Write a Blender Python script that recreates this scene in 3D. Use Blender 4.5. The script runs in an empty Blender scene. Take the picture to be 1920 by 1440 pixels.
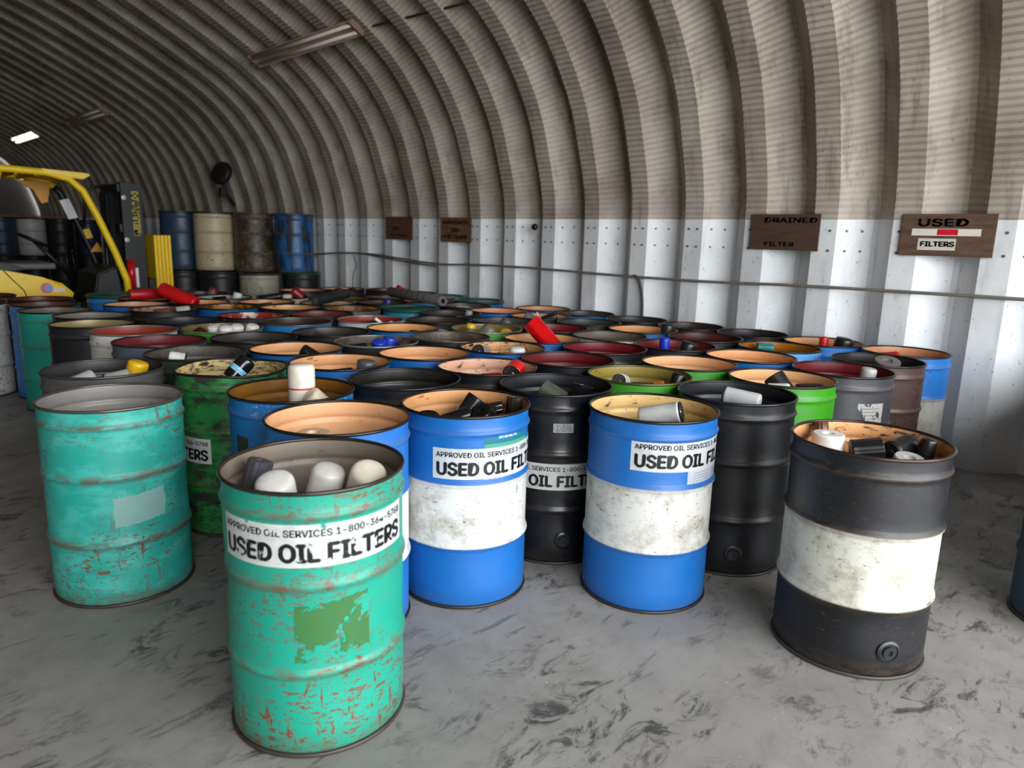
import bpy, bmesh, math, random
from mathutils import Vector, Matrix, noise
import numpy as np
C = bpy.context.scene
COL = C.collection
# ------------------------------------------------------------------ camera
YAW, PITCH, ROLL, EYE = math.radians(45.216), .20254, .02717, 1.6112
fw = Vector((math.sin(YAW)*math.cos(PITCH), math.cos(YAW)*math.cos(PITCH), -math.sin(PITCH)))
r0 = Vector((math.cos(YAW), -math.sin(YAW), 0)); u0 = r0.cross(fw)
rt = math.cos(ROLL)*r0 + math.sin(ROLL)*u0; up = -math.sin(ROLL)*r0 + math.cos(ROLL)*u0
cam = bpy.data.cameras.new('camera'); camo = bpy.data.objects.new('camera', cam); COL.objects.link(camo)
M = Matrix((rt, up, -fw)).transposed().to_4x4(); M.translation = Vector((0, 0, EYE)); camo.matrix_world = M
cam.sensor_width = 36; cam.lens = 1336.7/1920*36; cam.clip_start = .05; cam.clip_end = 200
cam.dof.use_dof = True; cam.dof.focus_distance = 3.6; cam.dof.aperture_fstop = cam.lens/1000/.012
C.camera = camo
# ------------------------------------------------------------------ daylight: overcast sky outside the open end, one soft sun
W = bpy.data.worlds.new('sky'); C.world = W; W.use_nodes = True
bg = W.node_tree.nodes['Background']; bg.inputs[0].default_value = (.93, .97, 1, 1); bg.inputs[1].default_value = 6.0
def area(name, loc, size, rot, power, portal=False, col=(1, 1, 1)):
    l = bpy.data.lights.new(name, 'AREA'); l.shape = 'RECTANGLE'; l.size, l.size_y = size; l.energy = power; l.color = col
    l.cycles.is_portal = portal
    o = bpy.data.objects.new(name, l); COL.objects.link(o); o.location = loc; o.rotation_euler = rot; return o
OPEN_X0, OPEN_X1, OPEN_Z, FRONT_Y = -2.8, 5.3, 4.6, -3.4
area('doorway_portal', ((OPEN_X0+OPEN_X1)/2, FRONT_Y-.12, OPEN_Z/2), (OPEN_X1-OPEN_X0, OPEN_Z), (math.radians(90), 0, 0), 1, True)
C.view_settings.view_transform = 'Standard'; C.view_settings.look = 'None'; C.view_settings.gamma = 1
C.view_settings.use_curve_mapping = False; C.view_settings.exposure = .86
C.render.film_transparent = False
C.cycles.max_bounces = 8; C.cycles.diffuse_bounces = 5; C.cycles.glossy_bounces = 3; C.cycles.transparent_max_bounces = 8
C.cycles.use_denoising = True; C.cycles.sample_clamp_indirect = 8

# ------------------------------------------------------------------ materials
def lin(h):
    h = h.lstrip('#'); o = []
    for i in (0, 2, 4):
        v = int(h[i:i+2], 16)/255; o.append(v/12.92 if v <= .04045 else ((v+.055)/1.055)**2.4)
    return (*o, 1)
class NT:
    def __init__(s, name):
        s.m = bpy.data.materials.new(name); s.m.use_nodes = True; s.t = s.m.node_tree; s.n = s.t.nodes; s.p = s.n['Principled BSDF']
        s.out = s.n['Material Output']
    def new(s, t, **k):
        n = s.n.new(t)
        for a, b in k.items(): setattr(n, a, b)
        return n
    def link(s, a, b): s.t.links.new(a, b)
    def coord(s, scale=(1, 1, 1), off=(0, 0, 0), kind='Object'):
        if not hasattr(s, 'tc'): s.tc = s.new('ShaderNodeTexCoord')
        m = s.new('ShaderNodeMapping'); m.inputs['Scale'].default_value = scale; m.inputs['Location'].default_value = off
        s.link(s.tc.outputs[kind], m.inputs[0]); return m.outputs[0]
    def noise(s, scale, detail=4, rough=.6, vec=None, dist=0):
        n = s.new('ShaderNodeTexNoise'); n.inputs['Scale'].default_value = scale; n.inputs['Detail'].default_value = detail
        n.inputs['Roughness'].default_value = rough; n.inputs['Distortion'].default_value = dist
        if vec: s.link(vec, n.inputs['Vector'])
        return n.outputs[0]
    def ramp(s, v, a, b, lo=0., hi=1.):
        n = s.new('ShaderNodeMapRange'); n.inputs[1].default_value = a; n.inputs[2].default_value = b
        n.inputs[3].default_value = lo; n.inputs[4].default_value = hi; n.clamp = True
        s.link(v, n.inputs[0]); return n.outputs[0]
    def mul(s, a, b, op='MULTIPLY'):
        n = s.new('ShaderNodeMath', operation=op)
        for i, x in enumerate((a, b)):
            if isinstance(x, (int, float)): n.inputs[i].default_value = x
            else: s.link(x, n.inputs[i])
        n.use_clamp = op != 'MULTIPLY_ADD'
        return n.outputs[0]
    def mix(s, f, a, b):
        n = s.new('ShaderNodeMix', data_type='RGBA')
        if isinstance(f, (int, float)): n.inputs[0].default_value = f
        else: s.link(f, n.inputs[0])
        for i, x in ((6, a), (7, b)):
            if isinstance(x, tuple): n.inputs[i].default_value = x
            else: s.link(x, n.inputs[i])
        return n.outputs[2]
    def bump(s, h, strength=.2, dist=.01):
        b = s.new('ShaderNodeBump'); b.inputs['Strength'].default_value = strength; b.inputs['Distance'].default_value = dist
        s.link(h, b.inputs['Height']); s.link(b.outputs[0], s.p.inputs['Normal'])
    def base(s, c, rough=.5, metal=0., spec=.5):
        if isinstance(c, tuple): s.p.inputs['Base Color'].default_value = c
        else: s.link(c, s.p.inputs['Base Color'])
        if isinstance(rough, (int, float)): s.p.inputs['Roughness'].default_value = rough
        else: s.link(rough, s.p.inputs['Roughness'])
        s.p.inputs['Metallic'].default_value = metal; s.p.inputs['Specular IOR Level'].default_value = spec
        return s.m
MC = {}
def plain(h, rough=.5, metal=0., grime=.25, name=None):
    k = ('plain', h, rough, metal, grime)
    if k not in MC:
        t = NT(name or 'painted_surface'); v = t.coord()
        n = t.ramp(t.noise(9, 5, .65, v), .45, .75)
        c = t.mix(t.mul(n, grime), lin(h), tuple(x*.35 for x in lin(h)[:3])+(1,))
        MC[k] = t.base(c, rough, metal)
    return MC[k]
rngseed = [0]
def paint(h, wear=.2, under='#4A3428', rough=.35, band=None, seed=0, dirt=.4, streak=None, vert=False):
    """worn drum paint: scratches and chips to an undercoat, dirt caught by the hoops, optional painted band (z0, z1, colour)"""
    k = ('paint', h, wear, under, rough, band, seed, dirt, streak, vert)
    if k in MC: return MC[k]
    t = NT('worn_drum_paint'); off = (seed*3.7, seed*1.3, seed*2.1)
    v = t.coord((1, 1, 1), off); vh = t.coord((1, 1, 2.6), off); vv = t.coord((4, 4, 1), off)
    col = lin(h)
    if streak:      # broad faded patches in a second paint colour
        col = t.mix(t.ramp(t.noise(5, 4, .65, t.coord((1.6, 1.6, .35) if vert else (1, 1, 2.2), off)), .46, .58), col, lin(streak))
    else:
        col = t.mix(t.ramp(t.noise(3.5, 3, .6, v), .4, .8, 0, .5), col, tuple(min(1, x*1.25+.002) for x in col[:3])+(1,))
    sep = t.new('ShaderNodeSeparateXYZ'); t.link(t.coord(), sep.inputs[0]); z = sep.outputs[2]
    if band:
        m = t.mul(t.ramp(z, band[0]-.003, band[0]+.003), t.ramp(z, band[1]-.003, band[1]+.003, 1, 0))
        bc = t.mix(t.ramp(t.noise(7, 7, .75, v), .47, .64, 0, .8), lin(band[2]), lin('#8F8877'))
        col = t.mix(m, col, bc)
    # dirt held on the hoops and near the ground
    hoop = None
    for zc, w in ((.575, .03), (.285, .03), (.0, .09), (.80, .02)):
        d = t.mul(t.mul(z, -zc, 'ADD') if False else t.new('ShaderNodeMath', operation='SUBTRACT').outputs[0], 1)
        n = d.node; sub = n.inputs[0].links[0].from_node
        t.link(z, sub.inputs[0]); sub.inputs[1].default_value = zc; sub.use_clamp = False; n.operation = 'ABSOLUTE'
        g = t.ramp(n.outputs[0], 0, w, 1, 0)
        hoop = g if hoop is None else t.mul(hoop, g, 'MAXIMUM')
    dn = t.ramp(t.noise(11, 6, .7, vh), .38, .55)
    col = t.mix(t.mul(t.mul(hoop, dn), dirt), col, lin('#5B4A3A'))
    # chips and scratches
    a = t.ramp(t.noise(26, 9, .78, vh, .25), .61-.13*wear, .63-.12*wear)
    b = t.ramp(t.noise(8, 9, .75, vv, .3), .655-.13*wear, .67-.12*wear)
    m = t.mul(a, b, 'MAXIMUM')
    area_ = t.ramp(t.noise(2.6, 3, .5, v), .38, .6)
    m = t.mul(m, area_)
    rust = t.mix(t.noise(22, 4, .6, v), lin(under), tuple(x*.4 for x in lin(under)[:3])+(1,))
    col = t.mix(m, col, rust)
    r = t.ramp(t.noise(6, 5, .6, v), .3, .8, rough, min(1, rough+.25))
    t.bump(t.noise(30, 4, .6, v), .12, .004)
    MC[k] = t.base(col, r, 0, .5); return MC[k]
def inner(h, grime=.4, seed=0, rough=.3, metal=0., spots='#2A1D12', blot=None):
    k = ('inner', h, grime, seed, rough, metal, spots, blot)
    if k in MC: return MC[k]
    t = NT('drum_lining'); off = (seed*2.3+5, seed*1.9, seed*.7)
    v = t.coord((1, 1, 1), off); vh = t.coord((1, 1, 3), off)
    c = lin(h)
    c = t.mix(t.ramp(t.noise(4, 5, .65, v), .35, .75), c, tuple(x*.72 for x in c[:3])+(1,))
    if blot: c = t.mix(t.ramp(t.noise(6, 5, .7, v), .47, .53), c, lin(blot))
    m = t.ramp(t.noise(15, 8, .75, vh), .66-.14*grime, .74-.12*grime)
    c = t.mix(m, c, lin(spots))
    MC[k] = t.base(c, t.ramp(t.noise(8, 4, .6, v), .3, .8, rough, rough+.25), metal, .5); return MC[k]
def galv(name, h, h2, streak, rough, metal):
    t = NT(name); v = t.coord(); vz = t.coord((1, 3, .5))
    c = t.mix(t.ramp(t.noise(1.2, 4, .6, v), .35, .7), lin(h), lin(h2))
    c = t.mix(t.mul(t.ramp(t.noise(3, 7, .7, vz), .52, .72), streak), c, lin('#4A3F36'))
    c = t.mix(t.mul(t.ramp(t.noise(26, 5, .7, v), .62, .68), .55), c, lin('#4C4A48'))
    return t.base(c, rough, metal, .4)
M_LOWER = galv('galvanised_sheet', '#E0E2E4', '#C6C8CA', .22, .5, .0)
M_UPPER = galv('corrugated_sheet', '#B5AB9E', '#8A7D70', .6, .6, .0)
def floor_mat():
    t = NT('concrete_floor'); v = t.coord()
    c = t.mix(t.ramp(t.noise(.8, 5, .6, v), .35, .7), lin('#817D79'), lin('#9A9691'))
    c = t.mix(t.ramp(t.noise(7, 8, .7, v), .45, .75, 0, .45), c, lin('#625F5B'))
    # tyre scuffs and drag marks
    rot = t.new('ShaderNodeMapping'); rot.inputs['Rotation'].default_value = (0, 0, math.radians(35)); rot.inputs['Scale'].default_value = (1, 2.0, 1)
    t.link(t.tc.outputs['Object'], rot.inputs[0])
    s1 = t.ramp(t.noise(4, 10, .8, rot.outputs[0], 1.0), .52, .59)
    s2 = t.ramp(t.noise(1.2, 4, .6, v), .44, .56)
    c = t.mix(t.mul(t.mul(s1, s2), .85), c, lin('#2C2A28'))
    rot2 = t.new('ShaderNodeMapping'); rot2.inputs['Rotation'].default_value = (0, 0, math.radians(-50)); rot2.inputs['Scale'].default_value = (1, 5, 1)
    rot2.inputs['Location'].default_value = (7, 3, 0)
    t.link(t.tc.outputs['Object'], rot2.inputs[0])
    s3 = t.ramp(t.noise(3.2, 9, .75, rot2.outputs[0], .4), .59, .63)
    c = t.mix(t.mul(s3, .5), c, lin('#3A3633'))
    s4 = t.ramp(t.noise(60, 2, .5, v), .74, .78)
    c = t.mix(s4, c, lin('#D0CCC4'))
    t.bump(t.noise(40, 6, .7, v), .15, .003)
    return t.base(c, t.ramp(t.noise(5, 5, .6, v), .3, .8, .45, .75), 0, .4)
def emit(h, s):
    t = NT('lit_tube'); t.p.inputs['Emission Color'].default_value = lin(h); t.p.inputs['Emission Strength'].default_value = s
    return t.base(lin(h), .4)
def sticker(h='#EDEDEA', tear=0., seed=0, scale=9, thr=.5, rough=.4, h2=None, stretch=(1, 1, 1)):
    k = ('stick', h, tear, seed, scale, thr, h2, stretch)
    if k in MC: return MC[k]
    t = NT('sticker'); v = t.coord(stretch, (seed*1.7, seed, seed*.3))
    c = t.mix(t.ramp(t.noise(18, 6, .7, v), .5, .8, 0, .35), lin(h), lin(h2 or '#8C8578')); t.base(c, rough)
    if tear > 0:
        t.p.inputs['Alpha'].default_value = 1
        t.link(t.ramp(t.noise(scale, 6, .65, v), thr-tear, thr-tear+.015), t.p.inputs['Alpha'])
    MC[k] = t.m; return t.m

# ------------------------------------------------------------------ mesh helpers
def link(name, me, parent=None, mats=(), smooth=False, angle=None):
    o = bpy.data.objects.new(name, me); COL.objects.link(o)
    if parent: o.parent = parent
    for m in mats: me.materials.append(m)
    if smooth: me.shade_smooth()
    if angle is not None:
        me.shade_smooth()
        try: me.set_sharp_from_angle(angle=angle)
        except Exception: pass
    return o
def empty(name, loc=(0, 0, 0), rot=(0, 0, 0)):
    o = bpy.data.objects.new(name, None); o.empty_display_size = .1; COL.objects.link(o); o.location = loc; o.rotation_euler = rot; return o
def tag(o, label, cat, group=None, kind=None):
    o['label'] = label; o['category'] = cat
    if group: o['group'] = group
    if kind: o['kind'] = kind
    return o
class B:
    def __init__(s): s.bm = bmesh.new(); s.mi = 0
    def box(s, x0, x1, y0, y1, z0, z1, bev=0., mat=None):
        g = bmesh.ops.create_cube(s.bm, size=1); vs = g['verts']
        for v in vs: v.co = Vector(((x0+x1)/2+v.co.x*(x1-x0), (y0+y1)/2+v.co.y*(y1-y0), (z0+z1)/2+v.co.z*(z1-z0)))
        if mat: bmesh.ops.transform(s.bm, matrix=mat, verts=vs)
        fs = {f for v in vs for f in v.link_faces}
        for f in fs: f.material_index = s.mi
        if bev:
            es = list({e for v in vs for e in v.link_edges})
            r = bmesh.ops.bevel(s.bm, geom=es, offset=bev, segments=2, affect='EDGES', profile=.5)
            for f in r['faces']: f.material_index = s.mi
        return s
    def lathe(s, prof, n=48, mat=None, mis=None, dent=None):
        rings = []
        for r, z in prof:
            ring = []
            if r < 1e-6:
                ring = [s.bm.verts.new((0, 0, z))]
            else:
                for i in range(n):
                    a = 2*math.pi*i/n; rr = r+(dent(a, z) if dent else 0)
                    ring.append(s.bm.verts.new((rr*math.cos(a), rr*math.sin(a), z)))
            rings.append(ring)
        for k in range(len(rings)-1):
            A, Bq = rings[k], rings[k+1]
            for i in range(n):
                j = (i+1) % n
                if len(A) == 1 and len(Bq) == 1: continue
                if len(A) == 1: f = s.bm.faces.new((A[0], Bq[j], Bq[i]))
                elif len(Bq) == 1: f = s.bm.faces.new((A[i], A[j], Bq[0]))
                else: f = s.bm.faces.new((A[i], A[j], Bq[j], Bq[i]))
                f.material_index = mis[k] if mis else s.mi
        if mat: bmesh.ops.transform(s.bm, matrix=mat, verts=[v for r in rings for v in r])
        return s
    def tube(s, pts, r, n=10, caps=True, rs=None):
        pts = [Vector(p) for p in pts]; rings = []; prev = None
        for i, p in enumerate(pts):
            d = (pts[min(i+1, len(pts)-1)]-pts[max(i-1, 0)]).normalized()
            a = prev if prev is not None else (Vector((0, 0, 1)) if abs(d.z) < .9 else Vector((1, 0, 0)))
            x = (a-d*a.dot(d)).normalized(); y = d.cross(x); prev = x
            rr = rs[i] if rs else r
            rings.append([s.bm.verts.new(p+x*math.cos(2*math.pi*k/n)*rr+y*math.sin(2*math.pi*k/n)*rr) for k in range(n)])
        for A, Bq in zip(rings, rings[1:]):
            for i in range(n):
                f = s.bm.faces.new((A[i], A[(i+1) % n], Bq[(i+1) % n], Bq[i])); f.material_index = s.mi
        if caps:
            s.bm.faces.new(rings[0][::-1]).material_index = s.mi; s.bm.faces.new(rings[-1]).material_index = s.mi
        return s
    def prism(s, pts, y0, y1, bev=0):
        a = [s.bm.verts.new((x, y0, z)) for x, z in pts]; b = [s.bm.verts.new((x, y1, z)) for x, z in pts]
        fs = [s.bm.faces.new(a), s.bm.faces.new(b[::-1])]
        n = len(pts)
        for i in range(n): fs.append(s.bm.faces.new((a[i], b[i], b[(i+1) % n], a[(i+1) % n])))
        for f in fs: f.material_index = s.mi
        if bev:
            es = [e for e in fs[0].edges]+[e for e in fs[1].edges]
            r = bmesh.ops.bevel(s.bm, geom=es, offset=bev, segments=3, affect='EDGES')
            for f in r['faces']: f.material_index = s.mi
        return s
    def me(s, name='mesh'):
        bmesh.ops.recalc_face_normals(s.bm, faces=s.bm.faces)
        m = bpy.data.meshes.new(name); s.bm.to_mesh(m); s.bm.free(); return m
    def obj(s, name, mats, parent=None, smooth=False, angle=None):
        if not isinstance(mats, (list, tuple)): mats = [mats]
        return link(name, s.me(name), parent, mats, smooth, angle)

# ------------------------------------------------------------------ the building
Y0, Y1, PITCHY, DEPTH, XW, ZJ = FRONT_Y, 28.2, .61, .2, 6.03, 1.8
CX = -.5
half = [(6.03, 1.8), (6.0, 2.1), (5.9, 2.45), (5.72, 2.92), (5.4, 3.38), (5.0, 3.74), (4.4, 4.1), (3.8, 4.41), (3.0, 4.78), (2.0, 5.12), (.8, 5.38), (-.5, 5.46)]
ctrl = half+[(2*CX-x, z) for x, z in half[-2::-1]]
def catmull(P, per=24):
    P = [Vector((x, z)) for x, z in P]; out = []
    Q = [P[0]+Vector((0, -.3))]+P+[P[-1]+Vector((0, -.3))]
    for i in range(1, len(Q)-2):
        a, b, c, d = Q[i-1:i+3]
        for k in range(per):
            t = k/per; out.append(.5*((2*b)+(-a+c)*t+(2*a-5*b+4*c-d)*t*t+(-a+3*b-3*c+d)*t**3))
    out.append(P[-1]); return out
dense = catmull(ctrl); L = [0]
for a, b in zip(dense, dense[1:]): L.append(L[-1]+(b-a).length)
def resample(step):
    n = int(L[-1]/step); xs = np.interp(np.linspace(0, L[-1], n+1), L, [p.x for p in dense]); zs = np.interp(np.linspace(0, L[-1], n+1), L, [p.y for p in dense])
    return list(zip(xs, zs))
def ysec():
    """profile along the building: (y, outward depth); inner flange .19, webs .21 and .17, trough .04"""
    out = []; k0 = math.floor((Y0-2.73)/PITCHY)
    for k in range(k0, k0+70):
        b = 2.73+k*PITCHY          # start (low y) of the web that faces the doorway
        for dy, d in ((-.04, DEPTH), (0, DEPTH), (.21, 0), (.40, 0)):
            y = b+dy
            if Y0-.01 <= y <= Y1+.01: out.append((y, d))
    return out
SEC = ysec()
def sheet(name, path, mat, corr=0., smooth=False):
    """path: list of (x, z) with outward normals computed; extruded through the rib section"""
    P = [Vector(p) for p in path]; verts = []; n = len(SEC)
    for i, p in enumerate(P):
        t = (P[min(i+1, len(P)-1)]-P[max(i-1, 0)]).normalized(); nrm = Vector((t.y, -t.x))   # outward for a path going up the +x side then over
        c = corr*(0, 1, 0, -1)[i % 4]
        for y, d in SEC: q = p+nrm*(d+c); verts.append((q.x, y, q.y))
    faces = [(i*n+j, i*n+j+1, (i+1)*n+j+1, (i+1)*n+j) for i in range(len(P)-1) for j in range(n-1)]
    me = bpy.data.meshes.new(name); me.from_pydata(verts, [], faces); me.update()
    o = link(name, me, None, [mat]); o['kind'] = 'structure'; return o
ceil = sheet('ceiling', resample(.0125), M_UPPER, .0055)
def bolts(b, side):
    for k in range(-8, 40):
        base = 2.73+k*PITCHY
        if not (Y0 < base < 14): continue
        for z in (1.735, 1.575):
            for dy, d, nx, ny in ((.06, DEPTH*(1-.06/.21), -.72, -.69), (.15, DEPTH*(1-.15/.21), -.72, -.69), (.26, 0, -1, 0), (.35, 0, -1, 0)):
                p = Vector((XW+d, base+dy, z)); nn = Vector((nx, ny, 0)).normalized()
                m = Matrix.Translation(p)@nn.to_track_quat('Z', 'Y').to_matrix().to_4x4()
                b.lathe([(.011, 0), (.011, .005), (.007, .009), (0, .009)], 6, m)
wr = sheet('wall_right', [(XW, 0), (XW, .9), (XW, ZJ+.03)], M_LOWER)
bb = B(); bolts(bb, 1)
bo = bb.obj('bolt_rows', plain('#6E6A66', .5, .6), wr); bo['kind'] = 'stuff'
sheet('wall_left', [(2*CX-XW, ZJ+.03), (2*CX-XW, .9), (2*CX-XW, 0)], M_LOWER)
# end walls: flat ribbed sheet following the arch
def endwall(name, y, hole=None, th=.08):
    b = B(); out = [(XW+.25, 0)]+[(p.x+(.25 if p.x > CX else -.25)*min(1, abs(p.x-CX)/4), p.y+.22) for p in dense[::12]]+[(2*CX-XW-.25, 0)]
    if hole is None: b.prism(out, y, y+th)
    else:
        x0, x1, zt = hole
        outer = [Vector(p) for p in out]
        # right pier, left pier, lintel
        def clip(pred, cutx): return [p for p in outer if pred(p.x)]
        def zat(x): return float(np.interp(x, [p.x for p in outer][::-1], [p.y for p in outer][::-1]))
        r = clip(lambda x: x > x1, x1); b.prism([(x1, 0)]+[(p.x, p.y) for p in r]+[(x1, zat(x1))], y, y+th)
        l = clip(lambda x: x < x0, x0); b.prism([(x0, zat(x0))]+[(p.x, p.y) for p in l]+[(x0, 0)], y, y+th)
        m = clip(lambda x: x0 < x < x1, 0); b.prism([(x1, zt), (x1, zat(x1))]+[(p.x, p.y) for p in m]+[(x0, zat(x0)), (x0, zt)], y, y+th)
    o = b.obj(name, M_END); o['kind'] = 'structure'; return o
M_END = galv('end_wall_sheet', '#6E6963', '#5A554F', .4, .6, 0)
endwall('wall_back', Y1)
endwall('wall_front', FRONT_Y-.08, (OPEN_X0, OPEN_X1, OPEN_Z))
fb = B(); fb.box(-14, 14, -16, 30, -.1, 0); fo = fb.obj('floor', floor_mat()); fo['kind'] = 'structure'

# ------------------------------------------------------------------ drums
R, H, RIM = .286, .876, .2945
def seg(zc, w, h, n=6):
    return [(h*.5*(1+math.cos(math.pi*t)), zc+w*t) for t in [(-1+2*i/n) for i in range(n+1)]]
def outer_prof():
    pr = [(R-.006, .012), (R, .02), (R, .10), (R, .2)]
    pr += [(R+h, z) for h, z in seg(.285, .024, .009, 8)]
    pr += [(R, .36), (R, .43), (R, .5)]
    pr += [(R+h, z) for h, z in seg(.575, .024, .009, 8)]
    pr += [(R, .64), (R, .72), (R, .768)]
    pr += [(R+h, z) for h, z in seg(.797, .018, .008, 6)]
    pr += [(R-.001, .825), (R-.001, .85), (R, .866)]
    return pr
def drum_mesh(seed, dent=.0015, warp=0., fill=None):
    rnd = random.Random(seed); ds = [(rnd.uniform(0, 6.28), rnd.uniform(.05, .8), rnd.uniform(.15, .4), rnd.uniform(.05, .12), rnd.uniform(-1, .4)*dent*4) for _ in range(7)]
    def dn(a, z):
        s = 0
        for a0, z0, wa, wz, am in ds:
            da = (a-a0+math.pi) % (2*math.pi)-math.pi; s += am*math.exp(-(da/wa)**2-((z-z0)/wz)**2)
        return s*min(1, (H-z)/.06 if z > H-.06 else 1)
    op = outer_prof(); t = .0035
    ip = [(r-t, z) for r, z in op[::-1] if z > .03]
    b = B(); prof = op+ip+[(R-.004, .03), (R-.03, .022), (0, .022)]
    n1 = len(op)-1; mis = [0]*n1+[1]*(len(prof)-1-n1)
    b.lathe(prof, 72, None, mis, dn)
    # side seam weld
    if warp:
        for v in b.bm.verts:
            if v.co.z > .6: v.co.z += warp*math.sin(3*math.atan2(v.co.y, v.co.x)+seed)*((v.co.z-.6)/.27)**2
    return b.me('shell')
def ring_mesh(rc, zc, rr, n=72, m=8, warp=0, seed=0, sq=1.3):
    b = B(); prof = [(rc+rr*math.cos(2*math.pi*i/m), zc+rr*sq*math.sin(2*math.pi*i/m)) for i in range(m+1)]
    b.lathe(prof, n)
    bmesh.ops.remove_doubles(b.bm, verts=b.bm.verts, dist=1e-5)
    if warp:
        for v in b.bm.verts: v.co.z += warp*math.sin(3*math.atan2(v.co.y, v.co.x)+seed)
    return b.me('ring')
RIM_ME = {}
def patch_mesh(a0, a1, z0, z1, r, tilt=0., n=36, jag=0., seed=0):
    """a thin curved sheet wrapped on the drum between angles a0..a1"""
    b = B(); rnd = random.Random(seed); rows = 4; g = []
    for k in range(rows+1):
        row = []
        for i in range(n+1):
            a = a0+(a1-a0)*i/n; z = z0+(z1-z0)*k/rows+tilt*(i/n-.5)
            if jag and k in (0, rows): z += rnd.uniform(-jag, jag)
            if jag and i in (0, n): a += rnd.uniform(-jag, jag)/r
            row.append(b.bm.verts.new((r*math.cos(a), r*math.sin(a), z)))
        g.append(row)
    for k in range(rows):
        for i in range(n): b.bm.faces.new((g[k][i], g[k][i+1], g[k+1][i+1], g[k+1][i]))
    r_ = bmesh.ops.solidify(b.bm, geom=b.bm.faces[:], thickness=.0006)
    return b.me('patch')
TXT = {}
FONT = None
try:      # the grotesque that ships inside Blender; the built-in face is used if it is missing
    import os
    FONT = bpy.data.fonts.load(os.path.join(bpy.utils.system_resource('DATAFILES'), 'fonts', 'Inter.woff2'))
except Exception: FONT = None
def text_flat(s, size, bold, width=None, spacing=1.0):
    """outline text as a flat mesh in XY centred on the origin, cut into narrow columns so it can bend"""
    k = (s, size, bold, width, spacing)
    if k in TXT: return TXT[k].copy()
    c = bpy.data.curves.new('lettering', 'FONT'); c.body = s; c.size = size
    if FONT: c.font = FONT
    c.size = size*(.95 if FONT else 1); c.offset = 0 if FONT else bold; c.align_x = 'CENTER'; c.align_y = 'CENTER'; c.space_character = spacing
    c.resolution_u = 4
    o = bpy.data.objects.new('lettering', c); COL.objects.link(o); dg = bpy.context.evaluated_depsgraph_get(); dg.update()
    me = bpy.data.meshes.new_from_object(o.evaluated_get(dg)); bpy.data.objects.remove(o)
    bm = bmesh.new(); bm.from_mesh(me); xs = [v.co.x for v in bm.verts]; ys = [v.co.y for v in bm.verts]
    cx, cy = (min(xs)+max(xs))/2, (min(ys)+max(ys))/2; sx = (width/(max(xs)-min(xs))) if width else 1
    for v in bm.verts: v.co.x = (v.co.x-cx)*sx; v.co.y -= cy
    w = (max(xs)-min(xs))*sx; x = -w/2
    if w < .8:
        while x < w/2:
            bmesh.ops.bisect_plane(bm, geom=bm.verts[:]+bm.edges[:]+bm.faces[:], plane_co=(x, 0, 0), plane_no=(1, 0, 0)); x += .012
    if FONT and bold > 0:      # heavier strokes: the same outline repeated a hair to each side
        src = bm.verts[:]+bm.edges[:]+bm.faces[:]
        for dx, dy in ((-bold, 0), (bold, 0), (0, bold*.7), (0, -bold*.7)):
            g = bmesh.ops.duplicate(bm, geom=src)['geom']
            for v in g:
                if isinstance(v, bmesh.types.BMVert): v.co.x += dx; v.co.y += dy
    m2 = bpy.data.meshes.new('lettering'); bm.to_mesh(m2); bm.free(); TXT[k] = m2
    return m2.copy()
def wrap_text(s, size, bold, width, ang, z, r, parent, mat, name='lettering', tilt=0.):
    me = text_flat(s, size, bold, width)
    for v in me.vertices:
        a = ang+v.co.x/r; zz = z+v.co.y+tilt*v.co.x; v.co = (r*math.cos(a), r*math.sin(a), zz)
    return link(name, me, parent, [mat])
M_INK = plain('#0E0E0F', .45, 0, .1)
def cam_angle(x, y): return math.atan2(-y, -x)
def service_label(drum, ang, z0, z1, worn=0, tilt=0.):
    w = math.radians(66.5); r = R+.0012
    lb = link('label', patch_mesh(ang-w, ang+w, z0, z1, r, tilt, 44), drum, [sticker('#EEEEEB', .12 if worn else 0., 3, 9, .5)])
    lb['label'] = 'white used oil filters sticker with black lettering'
    h = z1-z0; tl = tilt/(2*w*r)
    ink = sticker('#101011', .13, 8, 26, .53, h2='#3A3733') if worn else M_INK
    a = wrap_text('APPROVED OIL SERVICES 1-800-364-5788', .043, .0009, 2*w*r*.955, ang, z0+h*.80, r+.0012, lb, ink, 'small_lettering', tl)
    b = wrap_text('USED OIL FILTERS', .112, .0044, 2*w*r*.94, ang, z0+h*.34, r+.0012, lb, ink, 'large_lettering', tl)
    return lb
def bung(drum, ang, z, mat):
    m = Matrix.Rotation(ang, 4, 'Z')@Matrix.Translation((R, 0, z))@Matrix.Rotation(math.pi/2, 4, 'Y')
    b = B(); b.lathe([(.045, -.003), (.045, .004), (.036, .008), (.034, .004), (.026, .004), (.024, .012), (.012, .012), (.012, .006), (0, .006)], 20, m)
    b.obj('bung', mat, drum, angle=.6)
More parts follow.
